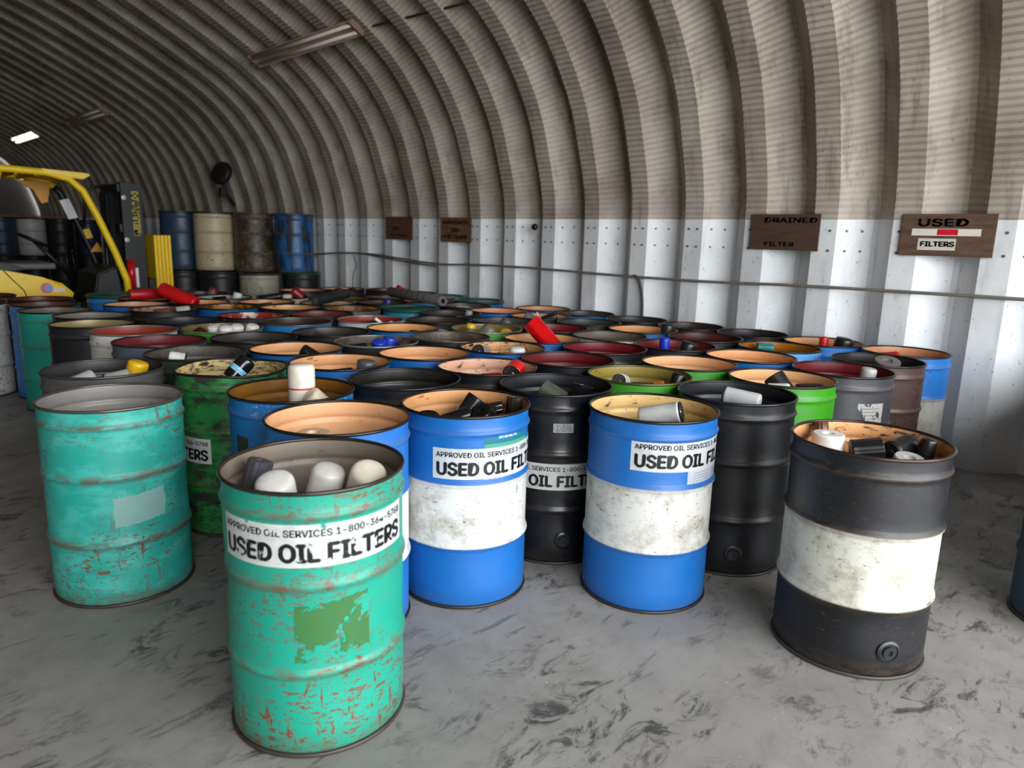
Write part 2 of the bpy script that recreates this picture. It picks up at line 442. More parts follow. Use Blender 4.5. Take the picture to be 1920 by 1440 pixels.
def steel_drum(x, y, label, out, inn, band=None, wear=.2, under='#4A3428', seed=0, rim='#2A2420', group='open steel drums crowded on the floor', z=0., dent=.0015,
               warp=0., lid=None, streak=None, dirt=.4, grime=.4, inner_metal=0., blot=None, rough=.35, name='steel_drum', vert=False):
    d = empty(name, (x, y, z)); tag(d, label, 'drum', group)
    mo = paint(out, wear, under, rough, band, seed % 7, dirt, streak, vert)
    mi = inner(inn, grime, seed % 5, .28, inner_metal, '#2A1D12', blot)
    link('shell', drum_mesh(seed, dent, warp), d, [mo, mi], angle=.9)
    k = (warp, seed if warp else 0)
    if k not in RIM_ME:
        RIM_ME[k] = ring_mesh(R+.003, H-.006, .0055, warp=warp, seed=seed)
    link('rim', RIM_ME[k].copy(), d, [plain(rim, .28, .55, .4)], smooth=True)
    link('bottom_chime', ring_mesh(R+.001, .0085, .006), d, [plain('#3B332D' if wear > .1 else rim, .5, .2, .5)], smooth=True)
    if lid:
        b = B(); b.lathe([(0, H-.012), (.2, H-.012), (.255, H-.014), (.262, H+.004), (.29, H+.006), (.2985, H-.002), (.2985, H-.022), (.294, H-.03)], 64)
        b.obj('lid', plain(lid, .35, 0, .4), d, angle=.6)
    return d

BLU, TAN = '#105CA2', '#E8A873'
W_BAND = (.285, .575, '#C6C6C4')
DR = {}
# id: (x, y, label, dict)
TABLE = [
('D1', 1.131, 2.026, 'nearest drum, worn turquoise steel with white oil filter sticker and three white filters', dict(out='#0F8C76', inn='#7A6E62', wear=.62, under='#7A4E38', rim='#3A322B', dirt=.75, seed=1, dent=.003)),
('D2', 0.935, 3.435, 'dented turquoise steel drum standing alone at the left, grey and empty inside, faded square patch', dict(out='#1F988B', inn='#8A8580', wear=.5, under='#7C5A40', rim='#5A534C', dirt=.95, seed=2, dent=.006, streak='#3BA79B')),
('D3', 2.933, 0.908, 'black drum with wide dirty white band, standing alone at the right', dict(out='#0D0E12', inn=TAN, wear=.12, band=(.285, .575, '#C4C2B6'), under='#5A4030', rim='#3A2C26', seed=3, grime=.9)),
('D4', 2.099, 2.375, 'blue drum with clean white band and black filters inside, standing behind the nearest drum', dict(out=BLU, inn='#DDA06A', wear=.08, band=W_BAND, seed=4, grime=.5, dirt=.15)),
('D5', 2.703, 1.770, 'blue drum with scuffed white band holding one grey filter, mottled yellow-tan inside', dict(out=BLU, inn='#DDB878', wear=.1, band=(.285, .575, '#C6C4BE'), seed=5, grime=.7, dirt=.2)),
('D6', 2.735, 2.392, 'glossy black drum with white oil filter sticker between two blue and white drums', dict(out='#0D0E12', inn='#26262A', wear=.06, seed=6, rim='#26282B', dirt=.15, rough=.22)),
('d7', 1.515, 2.505, 'blue and white drum directly behind the nearest turquoise drum, orange-tan inside', dict(out='#1C60A8', inn='#EBB080', wear=.1, band=(.285, .575, '#D6D8DC'), seed=7, grime=.3)),
('d8', 1.627, 3.097, 'scratched blue drum, bronze inside, with a tall white filter standing in it', dict(out='#1866A6', inn='#8F5F22', wear=.35, under='#CFCFC8', seed=8, grime=.2, inner_metal=.35)),
('d9', 1.648, 3.807, 'green drum streaked with black, bent rim and flaking cream lining', dict(out='#1F7A36', inn='#D8BE84', wear=.5, under='#20241F', streak='#2B3128', seed=9, grime=1.25, warp=.006, dent=.004)),
('d10', 2.213, 2.991, 'plain black drum behind the blue and white drum of black filters', dict(out='#0D0E12', inn='#26231F', wear=.08, seed=10, rim='#2A2A2C')),
('d11', 3.322, 1.687, 'smooth black drum right of the blue drum with scuffed white band', dict(out='#0D0E12', inn='#232326', wear=.05, seed=11, rim='#2A2A2C', dirt=.1)),
('d12', 1.689, 4.404, 'dark green drum with stained grey lining behind the streaked green drum', dict(out='#25382F', inn='#5A544E', wear=.3, seed=12, grime=1., rim='#33302C')),
('d13', 1.113, 4.174, 'grey drum behind the dented turquoise drum, yellow filter inside', dict(out='#4A4948', inn='#3C3A39', wear=.2, seed=13, rim='#4A4744')),
('d14', 2.216, 3.623, 'blue drum with rubbed orange lining behind the tall white filter', dict(out=BLU, inn='#E8A56E', wear=.1, seed=14, grime=.6)),
('d15', 2.808, 2.994, 'black drum with pale pink lining and a bright red filter', dict(out='#0D0E12', inn='#E9B396', wear=.08, seed=15, grime=.8)),
('d16', 2.257, 4.220, 'blue drum with orange lining holding one small black filter', dict(out=BLU, inn='#EBAA74', wear=.1, seed=16, grime=.3)),
('d17', 2.811, 3.590, 'blue drum with empty orange lining showing a faint inner ridge', dict(out=BLU, inn='#E5A673', wear=.12, seed=17, grime=.6)),
('d18', 2.257, 4.818, 'black drum with plain charcoal lining behind the orange-lined blue drums', dict(out='#1C1C1F', inn='#3A3733', wear=.1, seed=18, grime=.3)),
('d19', 2.289, 5.415, 'green drum with olive lining holding four white filters', dict(out='#3C8428', inn='#8A6F38', wear=.12, seed=19, grime=.3, rim='#8A8672')),
('d20', 1.689, 5.004, 'slate blue drum with maroon lining at the left of the crowd', dict(out='#4A5864', inn='#6E2426', wear=.2, seed=20, rim='#3C3432')),
('d21', 1.719, 5.617, 'white drum with brick red lining at the left of the crowd', dict(out='#CFCBC4', inn='#9A3A2C', wear=.15, seed=21, rim='#8C8780')),
('d22', 2.854, 4.784, 'black drum with scraped steel-grey lining in the middle of the crowd', dict(out='#1D1D1F', inn='#4E4844', wear=.15, seed=22, inner_metal=.3, blot='#3A3533')),
('d23', 2.852, 4.187, 'black drum with mottled grey lining holding blue capped filters', dict(out='#1A1A1C', inn='#6A6258', wear=.2, seed=23, blot='#4A443C', rim='#8A8884', grime=.7)),
('d24', 3.393, 3.468, 'blue drum with heavily marked orange lining and one white filter top', dict(out=BLU, inn='#E6AD74', wear=.12, seed=24, grime=1.15)),
('d25', 3.434, 4.062, 'black drum with empty brown-grey metallic lining', dict(out='#202022', inn='#7A6C5C', wear=.15, seed=25, inner_metal=.3, blot='#5A5046', rim='#5A544E')),
('d26', 3.991, 4.271, 'green drum with olive lining holding two yellow topped filters', dict(out='#4F9A44', inn='#8C7632', wear=.08, seed=26, grime=.2, rim='#8F8A70')),
('d27', 3.968, 3.626, 'blue drum with orange lining and a shiny red cylinder leaning out', dict(out=BLU, inn='#EDB07C', wear=.05, seed=27, grime=.25)),
('d28', 3.391, 2.873, 'black drum with maroon lining behind the red filter and pink lining', dict(out='#0D0E12', inn='#6A1E22', wear=.08, seed=28, grime=.3)),
('d29', 3.322, 2.282, 'bright green drum with mustard lining and a chrome filter base', dict(out='#3F9028', inn='#96823C', wear=.06, seed=29, grime=.5, rim='#5A5838')),
('d30', 3.966, 3.027, 'black drum with glossy dark red lining and nothing inside', dict(out='#0D0E12', inn='#701A20', wear=.06, seed=30, grime=.1)),
('d31', 3.920, 2.327, 'green drum with clean peach lining', dict(out='#3C8C2A', inn='#EDB482', wear=.05, seed=31, grime=.2)),
('d32', 3.916, 1.722, 'bright lime green drum with white band and peach lining, right side of the crowd', dict(out='#2F8208', inn='#EDB27C', wear=.04, band=(.285, .575, '#E0E0DC'), seed=32, grime=.3, dirt=.1)),
('d33', 4.500, 1.604, 'dark grey drum with maroon lining and a torn white sticker', dict(out='#3C3C40', inn='#6A1A20', wear=.1, seed=33, grime=.3)),
('d34', 5.095, 1.600, 'rusty brown drum near the ribbed wall, second from the right in its row', dict(out='#4A3530', inn='#2A2422', wear=.5, seed=34, under='#1C1614', dirt=.6)),
('d35', 5.690, 1.600, 'blue and white drum at the right end, against the ribbed wall', dict(out='#1E6CB8', inn='#C98A62', wear=.25, band=(.285, .575, '#B8B4AC'), seed=35, grime=.5)),
('d36', 4.508, 2.210, 'blue drum with smooth orange lining, third row at the right', dict(out=BLU, inn='#EBA670', wear=.05, seed=36, grime=.2)),
('d37', 5.690, 2.198, 'blue drum by the ribbed wall, tan lining with a small red filter', dict(out='#2070BC', inn='#D89A68', wear=.15, seed=37, grime=.6)),
('d38', 5.102, 2.286, 'light blue drum with golden brown lining near the ribbed wall', dict(out='#5A9AD8', inn='#A8661C', wear=.1, seed=38, grime=.4, inner_metal=.2)),
('d39', 4.518, 3.401, 'white drum with plain taupe lining', dict(out='#D8D8D4', inn='#6E6258', wear=.3, seed=39, grime=.2, rim='#3C3733')),
('d40', 5.105, 3.500, 'blue drum with orange lining and a dark filter at its right edge', dict(out=BLU, inn='#E5A06A', wear=.05, seed=40, grime=.3)),
('d41', 4.519, 2.806, 'black drum with red lining and a bright blue filter inside', dict(out='#1A1A1D', inn='#7A2024', wear=.1, seed=41, grime=.3)),
('d43', 5.690, 3.388, 'black drum by the wall with dark brown oily lining, fourth from the right end', dict(out='#1C1A1A', inn='#35241F', wear=.2, seed=43)),
('d44', 5.690, 2.793, 'black drum by the wall, behind the light blue drum with golden lining', dict(out='#0D0E12', inn='#2A2020', wear=.2, seed=44)),
('d45', 5.105, 2.905, 'black drum with dark maroon lining, behind the orange-lined blue drum at the right', dict(out='#1C1A1A', inn='#48201F', wear=.2, seed=45)),
('d47', 5.690, 3.983, 'black drum with dark lining by the wall where the cable drops', dict(out='#1A1A1C', inn='#33302E', wear=.1, seed=47)),
('d48', 5.690, 4.609, 'blue drum by the wall with dark grey lining', dict(out='#1F6CB4', inn='#45413C', wear=.1, seed=48)),
('d49', 5.105, 4.095, 'black drum with slate grey lining beside the dark drums by the wall', dict(out='#1A1A1C', inn='#3E4042', wear=.1, seed=49)),
('d50', 5.690, 5.204, 'blue drum by the wall with salmon lining', dict(out='#2063A8', inn='#D89670', wear=.1, seed=50, grime=.2)),
('d51', 5.100, 4.690, 'black drum with salmon lining holding grey and dark pieces', dict(out='#19191B', inn='#DB9A74', wear=.1, seed=51, grime=.4)),
('d52', 4.514, 4.591, 'dull green drum with dark grey lining and a grey filter', dict(out='#4A7A3C', inn='#4C4A46', wear=.15, seed=52)),
('d53', 5.101, 5.285, 'blue drum with flat salmon lining, one row in from the wall', dict(out='#2063A8', inn='#DE976C', wear=.1, seed=53, grime=.1)),
('d54', 4.518, 3.996, 'black drum with red lining behind the leaning red cylinder', dict(out='#1B1B1D', inn='#7A2022', wear=.1, seed=54)),
('d55', 4.049, 4.963, 'glossy black drum with brown-black lining in front of the teal lidded drum', dict(out='#1C1C1F', inn='#3A302A', wear=.1, seed=55, rough=.2)),
('d56', 4.508, 5.341, 'black drum with dark brown lining right of the teal lidded drum', dict(out='#1C1C1F', inn='#3C3430', wear=.1, seed=56)),
('d57', 4.469, 5.935, 'teal blue drum closed by a dark green lid', dict(out='#1F86A8', inn='#174A40', wear=.15, seed=57, rim='#1C5044', lid='#1B4F42')),
('d58', 5.690, 6.895, 'farther of two blue drums with dark green lids by the wall', dict(out='#3A7EA8', inn='#20443C', wear=.15, seed=58, rim='#1C4038', lid='#24504A')),
('d59', 5.690, 6.230, 'nearer of two blue drums with dark green lids by the wall', dict(out='#2860B4', inn='#20443C', wear=.15, seed=59, rim='#1C4038', lid='#1C4038')),
('d60', 5.172, 6.522, 'pale blue drum with golden lining and a red and chrome piece', dict(out='#5A8FD0', inn='#B07A44', wear=.1, seed=60)),
('d61', 5.160, 5.880, 'black drum filled with pale flakes', dict(out='#1C1C1F', inn='#4A4744', wear=.1, seed=61)),
('d62', 5.690, 7.490, 'black drum with brown lining against the wall beyond the blue lidded drums', dict(out='#1C1C1F', inn='#8A6446', wear=.1, seed=62)),
('d63', 3.463, 4.701, 'blue drum with orange lining and two low heaps of black grease', dict(out=BLU, inn='#EBA866', wear=.1, seed=63, grime=.5)),
('d64', 3.561, 5.304, 'white drum with brick red lining and white scraps', dict(out='#D0D0CE', inn='#9A3024', wear=.15, seed=64, grime=.1, rim='#A09C98')),
('d65', 2.950, 5.500, 'blue drum with dark rust lining', dict(out='#2078B8', inn='#4A2C20', wear=.1, seed=65, blot='#2F2320', rim='#6A6460')),
('d66', 2.860, 6.121, 'black drum with peeling red and white lining', dict(out='#222022', inn='#E0CEC4', wear=.1, seed=66, blot='#8A2A22')),
('d67', 3.424, 5.914, 'black drum with worn maroon lining', dict(out='#222022', inn='#6A302C', wear=.1, seed=67)),
('d68', 2.995, 6.931, 'blue drum with golden lining', dict(out=BLU, inn='#B07414', wear=.1, seed=68, blot='#5A3A1C', inner_metal=.2)),
('d69', 3.485, 6.593, 'black drum with speckled light orange lining', dict(out='#1C1A1A', inn='#EDB474', wear=.1, seed=69, grime=.7)),
('d70', 3.940, 6.210, 'grey-black drum with gold-brown lining left of the teal lidded drum', dict(out='#4A4A48', inn='#A87434', wear=.1, seed=70, blot='#6A4428')),
('d71', 4.033, 6.826, 'black drum with pale sand lining under the long black tube', dict(out='#1C1C1C', inn='#C8AA88', wear=.1, seed=71, grime=.5)),
('d72', 3.550, 7.250, 'black drum with rough salmon lining behind the speckled orange-lined drum', dict(out='#201C1C', inn='#DC9C72', wear=.1, seed=72, grime=.8)),
('d73', 2.959, 7.526, 'black drum with plain peach lining beside the red cylinders', dict(out='#201C1C', inn='#E0A272', wear=.1, seed=73)),
('d74', 3.405, 7.958, 'grey drum with silver-white lining', dict(out='#6A6662', inn='#B8B2AC', wear=.1, seed=74, grime=.3)),
('d75', 3.980, 7.720, 'white drum with maroon lining heaped with dark red pieces', dict(out='#C8C4C0', inn='#5A1A1E', wear=.1, seed=75)),
('d76', 4.492, 7.262, 'green drum with olive lining behind the long black tube', dict(out='#3A7A30', inn='#6A5428', wear=.1, seed=76)),
('d77', 5.067, 7.108, 'black drum with brown metallic lining near the perforated tube', dict(out='#2A2624', inn='#7A6048', wear=.1, seed=77)),
('d78', 4.659, 8.512, 'black drum with peach lining in the farthest row, left of two alike', dict(out='#241F1F', inn='#D89E78', wear=.1, seed=78, grime=.2)),
('d79', 5.254, 8.490, 'black drum with peach lining in the farthest row, with two dark red filter tops', dict(out='#241F1F', inn='#D69A70', wear=.1, seed=79, grime=.2)),
('d80', 5.690, 8.085, 'black drum with maroon lining in the far row against the wall', dict(out='#1C1717', inn='#4A2020', wear=.1, seed=80)),
('d81', 4.581, 6.592, 'black drum with a violet-blue filter under the perforated tube', dict(out='#1C1A1A', inn='#4A3E34', wear=.1, seed=81)),
('d82', 2.522, 8.745, 'bright blue drum with dark green lining in front of the forklift', dict(out='#2A80C4', inn='#1F4A48', wear=.1, seed=82, rim='#1F4A44', lid='#1F4A48')),
('d95', 2.665, 8.165, 'black drum with tan lining under the red cylinder that lies flat', dict(out='#221E1E', inn='#B88A64', wear=.1, seed=95)),
('d83', 2.360, 7.594, 'blue drum with flat peach lining near the left side', dict(out='#1F5FB0', inn='#DDA07A', wear=.1, seed=83)),
('d84', 2.403, 6.993, 'black drum with brown lining and whitish scraps near the left side', dict(out='#1C1C1C', inn='#7A4A34', wear=.1, seed=84, blot='#9A7A6A')),
('d85', 1.617, 7.352, 'teal green drum with grey-brown lining in the left row', dict(out='#178A7A', inn='#6A6054', wear=.15, seed=85)),
('d86', 1.597, 6.199, 'black drum with brassy silver lining in the left row', dict(out='#14151C', inn='#A8976C', wear=.1, seed=86, inner_metal=.3)),
('d87', 2.249, 6.012, 'black drum with dark lining behind the olive-lined green drum', dict(out='#18191F', inn='#28282E', wear=.1, seed=87)),
('d89', 1.668, 7.950, 'blue drum in the left row beside the teal green drum', dict(out='#1F6CB4', inn='#5A3A2C', wear=.1, seed=89)),
('d90', 1.755, 6.774, 'black drum with dirty white lower part in the left row', dict(out='#23211F', inn='#7A756C', wear=.4, band=(.05, .62, '#A8A29A'), seed=90)),
('d91', 1.149, 8.360, 'dirty white drum at the far left edge of the crowd', dict(out='#C4C0BA', inn='#7A3028', wear=.5, seed=91, under='#6A645C')),
('d88', 1.760, 8.560, 'black drum with red-brown lining just in front of the forklift body', dict(out='#2A2220', inn='#6A2A20', wear=.1, seed=88)),
('d93', 1.380, 9.200, 'brown drum behind the dirty white drum at the far left edge', dict(out='#4A3A34', inn='#5A2A24', wear=.1, seed=93)),
('d94', 3.398, 8.556, 'black drum with dark red lining in the row before the back stacks', dict(out='#241C1C', inn='#5A2420', wear=.1, seed=94)),
]
for i, x, y, lab, kw in TABLE:
    if i in ('d75','d78','d79','d74'): pass
    DR[i] = steel_drum(x, y, lab, **kw)
def loc_ang(i, off): o = DR[i]; return cam_angle(o.location.x, o.location.y)+math.radians(off)
# stickers and marks
l1 = service_label(DR['D1'], loc_ang('D1', 0), .64, .775, 1)
a = loc_ang('D1', 8)
link('faded_patch', patch_mesh(a-.38, a+.42, .34, .525, R+.0012, .02, 24, .004, 4), DR['D1'], [sticker('#4F8E52', .12, 5, 11, .57, .55, '#7A7434')])
a = loc_ang('D2', 8)
link('faded_patch', patch_mesh(a-.24, a+.5, .37, .50, R+.0012, .02, 24, .003, 5), DR['D2'], [sticker('#A9D6CF', .16, 9, 12, .5, .6, '#6FBFB4')])
service_label(DR['D4'], loc_ang('D4', 38), .60, .735)
service_label(DR['D5'], loc_ang('D5', 50), .655, .79)
service_label(DR['D6'], loc_ang('D6', -2), .395, .53)
service_label(DR['d9'], loc_ang('d9', -92), .405, .54)
def small(i, off, w, z0, z1, h, name, dr=.0008, tear=0., **k):
    a = loc_ang(i, off); hw = math.radians(w/2)
    return link(name, patch_mesh(a-hw, a+hw, z0, z1, R+dr, 0, 12), DR[i], [sticker(h, tear, 2, **k)])
def rows(parent, i, off, w, z0, z1, n, h='#9AA4B8', dr=.0016):
    a = loc_ang(i, off); hw = math.radians(w/2)
    bm = bmesh.new(); rnd = random.Random(n*7+len(i))
    for k in range(n):
        z = z0+(z1-z0)*(k+.5)/n; x = -hw
        while x < hw*.8:
            ww = rnd.uniform(.02, .06)
            m = patch_mesh(a+x, a+min(x+ww, hw), z-.0016, z+.0016, R+dr, 0, 3); bm.from_mesh(m); bpy.data.meshes.remove(m); x += ww+.012
    me = bpy.data.meshes.new('print'); bm.to_mesh(me); bm.free(); link('fine_print', me, parent, [plain(h, .5)])
# product sticker above and below the white label of the first blue drum
p1 = small('D4', 42, 52, .735, .80, '#2F8FA8', 'product_sticker', .0006); p1['label'] = 'teal and blue product sticker'
small('D4', 42, 52, .735, .752, '#5FBF9F', 'sticker_stripe', .0010)
wrap_text('UPC 500 Max-Pro', .02, .0004, .105, loc_ang('D4', 40), .778, R+.0022, p1, plain('#E8F4F4', .5))
b = B()
p2 = small('D4', 42, 52, .572, .602, '#DDE4E8', 'sticker_foot', .0004, )
small('D4', 42, 52, .572, .582, '#3E86C8', 'sticker_stripe', .0010)
p3 = small('D5', 62, 55, .575, .66, '#E4E4EA', 'product_sticker', .0006); p3['label'] = 'white product sticker with blue foot and fine print'
small('D5', 62, 55, .575, .592, '#3F7FC4', 'sticker_stripe', .0012); rows(p3, 'D5', 52, 22, .60, .65, 4); rows(p3, 'D5', 74, 16, .60, .65, 5)
wrap_text('18', .016, .0005, .02, loc_ang('D5', 42), .584, R+.0024, p3, plain('#F0F4F8', .5))
p4 = small('D6', 9, 20, .69, .735, '#D8D8D4', 'approval_sticker', .0008); p4['label'] = 'small white sticker with a UN mark'
a = loc_ang('D6', 3)
for tx, zz in (('U', .718), ('N', .705)): wrap_text(tx, .012, .0006, None, a, zz, R+.0022, p4, M_INK)
bm = bmesh.new()
for k in range(28):
    t0, t1 = 2*math.pi*k/28, 2*math.pi*(k+1)/28; q = []
    for t, rr in ((t0, .017), (t1, .017), (t1, .0155), (t0, .0155)):
        aa = a+rr*math.cos(t)/R; q.append(bm.verts.new(((R+.0022)*math.cos(aa), (R+.0022)*math.sin(aa), .712+rr*math.sin(t))))
    bm.faces.new(q)
me = bpy.data.meshes.new('mark'); bm.to_mesh(me); bm.free(); link('round_mark', me, p4, [M_INK])
rows(p4, 'D6', 12, 9, .695, .732, 4, '#3A3A3C')
s33 = small('d33', 38, 34, .60, .72, '#D8D6D0', 'torn_sticker', .0008, .12, scale=14); rows(s33, 'd33', 38, 24, .62, .70, 4, '#3A3A3C')
small('d8', -52, 16, .60, .70, '#4A4438', 'torn_sticker', .0008, .10)
bung(DR['D6'], loc_ang('D6', 13), .13, plain('#141416', .3)); bung(DR['D3'], loc_ang('D3', 32), .12, plain('#1C1C20', .4))
bung(DR['d11'], loc_ang('d11', 10), .12, plain('#1C1C20', .4))

# ------------------------------------------------------------------ back stacks on pallets
def pallet(x, y, z, rot, label, w=1.2, d=1.0):
    e = empty('wooden_pallet', (x, y, z), (0, 0, rot)); tag(e, label, 'pallet')
    wood = plain('#5A4632', .8, 0, .6)
    for k in range(7):
        yy = -d/2+.05+k*(d-.1)/6; B().box(-w/2, w/2, yy-.045, yy+.045, .09, .108, .002).obj('deck_board', wood, e)
    for k in range(3):
        xx = (-1, 0, 1)[k]*(w/2-.05); B().box(xx-.04, xx+.04, -d/2, d/2, .0, .09, .002).obj('stringer', wood, e)
    return e
ang = math.radians(135)
def line(k, off=0): return (5.52-.573*k*.98+off*.3, 10.42+.36*k*.98)
pallet(5.34, 10.42, 0, -.1, 'weathered pallet under the lower drums nearest the back wall corner', 1.25, .72)
pallet(4.42, 11.42, 0, -.95, 'weathered pallet under the lower dark drums behind the forklift mast', 1.25, .72)
G2 = 'stacked drums at the back'
low = [(5.67, 10.36, 'black drum with dark green lid, lower tier under the blue streaked drum', dict(out='#141618', inn='#202022', lid='#1E4A36', seed=101)),
       (5.04, 10.50, 'dirty white drum in the lower tier under the brown drum', dict(out='#A8A290', inn='#303030', lid='#3A3630', seed=102, wear=.5, under='#3A3630')),
       (4.64, 11.00, 'black drum in the lower tier under the cream drum', dict(out='#1C1E20', inn='#202022', lid='#26282A', seed=103)),
       (4.28, 11.50, 'black drum at the left end of the lower tier under the navy drum', dict(out='#1A1C1E', inn='#202022', lid='#202224', seed=104))]
upn = [(5.55, 10.33, 'tall blue drum streaked with black oil, upper tier beside the wall', dict(out='#1C5C98', inn='#202022', lid='#20405A', seed=105, streak='#1C2A38', dirt=.8, vert=True)),
       (5.10, 10.74, 'dark brown drum with white streak, upper tier, second from the wall', dict(out='#3A2C18', inn='#202022', lid='#4A3A28', seed=106, streak='#17150F', dirt=.8, vert=True, wear=.6, under='#8A8470')),
       (4.66, 11.16, 'cream drum stained with dark oil in the upper tier', dict(out='#B8A888', inn='#202022', lid='#3A342C', seed=107, wear=.25, under='#3C3428', dirt=.5)),
       (4.36, 11.70, 'navy drum in the upper tier at the left of the cream drum', dict(out='#1F3A50', inn='#202022', lid='#20303C', seed=108))]
for x, y, lab, kw in low: steel_drum(x, y, lab, z=.108, group=G2, **kw)
for x, y, lab, kw in upn: steel_drum(x, y, lab, z=.108+.884, group=G2, **kw)
# far stack seen through the forklift
cols = [('#17181A', 'black'), ('#1C1C20', 'black'), ('#1F3B58', 'navy'), ('#C8C6C2', 'silver-white'), ('#15161A', 'black'), ('#1A2A4A', 'dark blue')]
xs = [2.35+.6*k for k in range(6)]
pos = ['leftmost', 'second from left', 'third from left', 'middle right', 'second from right', 'rightmost']
for k, (c, nm) in enumerate(cols):
    steel_drum(min(5.65, xs[k]+.0), 20.4, f'{nm} drum, {pos[k]} in the upper tier of the far row beyond the forklift', c, '#202022', seed=120+k, z=.882, lid='#2A2624', group='far double row of drums')
    steel_drum(min(5.65, xs[k]+.0), 20.4, f'dark drum, {pos[k]} in the lower tier of the far row beyond the forklift', '#202226', '#202022', seed=130+k, lid='#2A2624', group='far double row of drums')
b = B(); b.box(3.45, 4.95, 20.0, 20.8, 1.772, 1.815, .004); o = b.obj('rusty_sheet', plain('#8A5A42', .8, 0, .6)); tag(o, 'rusty brown sheet lying on top of the far drums', 'sheet')
# drum partly out of frame at the right
steel_drum(3.9, .22, 'dark blue drum cut off by the right edge of the picture', '#1C3E5C', '#202022', seed=140, wear=.3)
for k, (x, y, c, w) in enumerate(((4.50, .24, '#17181C', 'first'), (5.097, .25, '#1C1A1A', 'second'), (5.695, .26, '#17181C', 'third'))):  # three added drums, out of view, that block low light from the right corner
    steel_drum(x, y, f'unseen black lidded drum added to shade the lower right corner, {w} from the dark blue one towards the wall', c, '#202022', seed=141+k, lid='#1C1C1E', group='unseen drums added to shade the lower right corner')

# ------------------------------------------------------------------ used filters
def can_mesh(r, h, flute=False, dome=True):
    b = B(); t = min(.3*r, .02)
    prof = [(0, -h/2), (r*.55, -h/2), (r*.9, -h/2), (r, -h/2+.004), (r+.0015, -h/2+.008), (r, -h/2+.014)]
    prof += [(r, -h*.2), (r, h*.2)]
    if dome: prof += [(r, h/2-t*1.3), (r*.97, h/2-t*.7), (r*.88, h/2-t*.25), (r*.7, h/2), (r*.35, h/2+.003), (0, h/2+.004)]
    else: prof += [(r, h/2-.004), (r-.004, h/2), (r*.4, h/2), (r*.36, h/2-.012), (0, h/2-.012)]
    def dn(a, z): return (.0025*(1 if int(a/(2*math.pi)*24+.01) % 2 else 0)) if flute else 0
    b.lathe(prof, 48 if flute else 32, None, None, dn); return b.me('can')
def base_plate(b, r, h):
    # threaded base seen on the open end: gasket ring, plate, centre hole, ring of ports
    b.lathe([(r*.96, -h/2-.001), (r*.96, -h/2-.006), (r*.8, -h/2-.006), (r*.8, -h/2-.002)], 32)
def oil_filter(x, y, z, label, col, r=.05, h=.15, ax=(0, 0, 1), kind='can', cap=None, base=False, rough=.35, group=None, name='oil_filter', parent_r=None):
    e = empty(name, (x, y, z)); tag(e, label, 'oil filter', group)
    q = Vector(ax).normalized().to_track_quat('Z', 'Y'); e.rotation_mode = 'QUATERNION'; e.rotation_quaternion = q
    if kind == 'fluted': m = can_mesh(r, h, True, False)
    elif kind == 'flat': m = can_mesh(r, h, False, False)
    else: m = can_mesh(r, h)
    link('can', m, e, [plain(col, rough, 0, .5)], angle=.7)
    if base or kind == 'can':
        b = B(); base_plate(b, r, h); b.obj('gasket', plain('#101010', .6), e, angle=.6)
        b = B(); b.lathe([(r*.8, -h/2-.0015), (r*.3, -h/2-.0015), (r*.3, -h/2+.0), (r*.22, -h/2-.004), (0, -h/2-.004)], 28)
        for k in range(8):
            a = math.pi*k/4; mm = Matrix.Translation((r*.55*math.cos(a), r*.55*math.sin(a), -h/2-.002))
            b.mi = 1; b.lathe([(r*.11, 0), (r*.11, -.0015), (0, -.0015)], 8, mm); b.mi = 0
        b.obj('base_plate', [plain('#8C8C8C', .25, .9, .3), plain('#0A0A0A', .6)], e, angle=.6)
    if cap:
        b = B(); b.lathe([(r*1.02, h/2-.03), (r*1.02, h/2-.008), (r*.8, h/2+.004), (0, h/2+.008)], 28); b.obj('cap', plain(cap, .35), e, angle=.7)
    return e
def frame(i):
    o = DR[i]; d = Vector((o.location.x, o.location.y, 0)).normalized(); return o.location, Vector((d.y, -d.x, 0)), d
HEAP = {}
def heap(i, z, h='#16130F'):
    """loose oily scrap that fills the drum below the filters one can see"""
    o = DR[i]; b = B(); n = 40; rr = .268; rings = []
    rnd = random.Random(hash(i) % 99 if False else sum(map(ord, i)))
    for k in range(10):
        r = rr*k/9; ring = [b.bm.verts.new((0, 0, z))] if k == 0 else [b.bm.verts.new((r*math.cos(2*math.pi*j/n), r*math.sin(2*math.pi*j/n), z+.02*noise.noise(Vector((r*9*math.cos(2*math.pi*j/n), r*9*math.sin(2*math.pi*j/n), rnd.random()*.3+ord(i[-1])))))) for j in range(n)]
        rings.append(ring)
    for A, Q in zip(rings, rings[1:]):
        for j in range(n):
            if len(A) == 1: b.bm.faces.new((A[0], Q[j], Q[(j+1) % n]))
            else: b.bm.faces.new((A[j], Q[j], Q[(j+1) % n], A[(j+1) % n]))
    low = [b.bm.verts.new((v.co.x, v.co.y, .03)) for v in rings[-1]]
    for j in range(n): b.bm.faces.new((rings[-1][j], low[j], low[(j+1) % n], rings[-1][(j+1) % n]))
    ob = b.obj('oily_scrap', plain(h, .5, 0, .5), None, smooth=True); ob.location = o.location
    tag(ob, 'oily filter scrap filling the '+SHORT.get(i, 'drum')+' below its top filters', 'scrap', None, 'stuff')
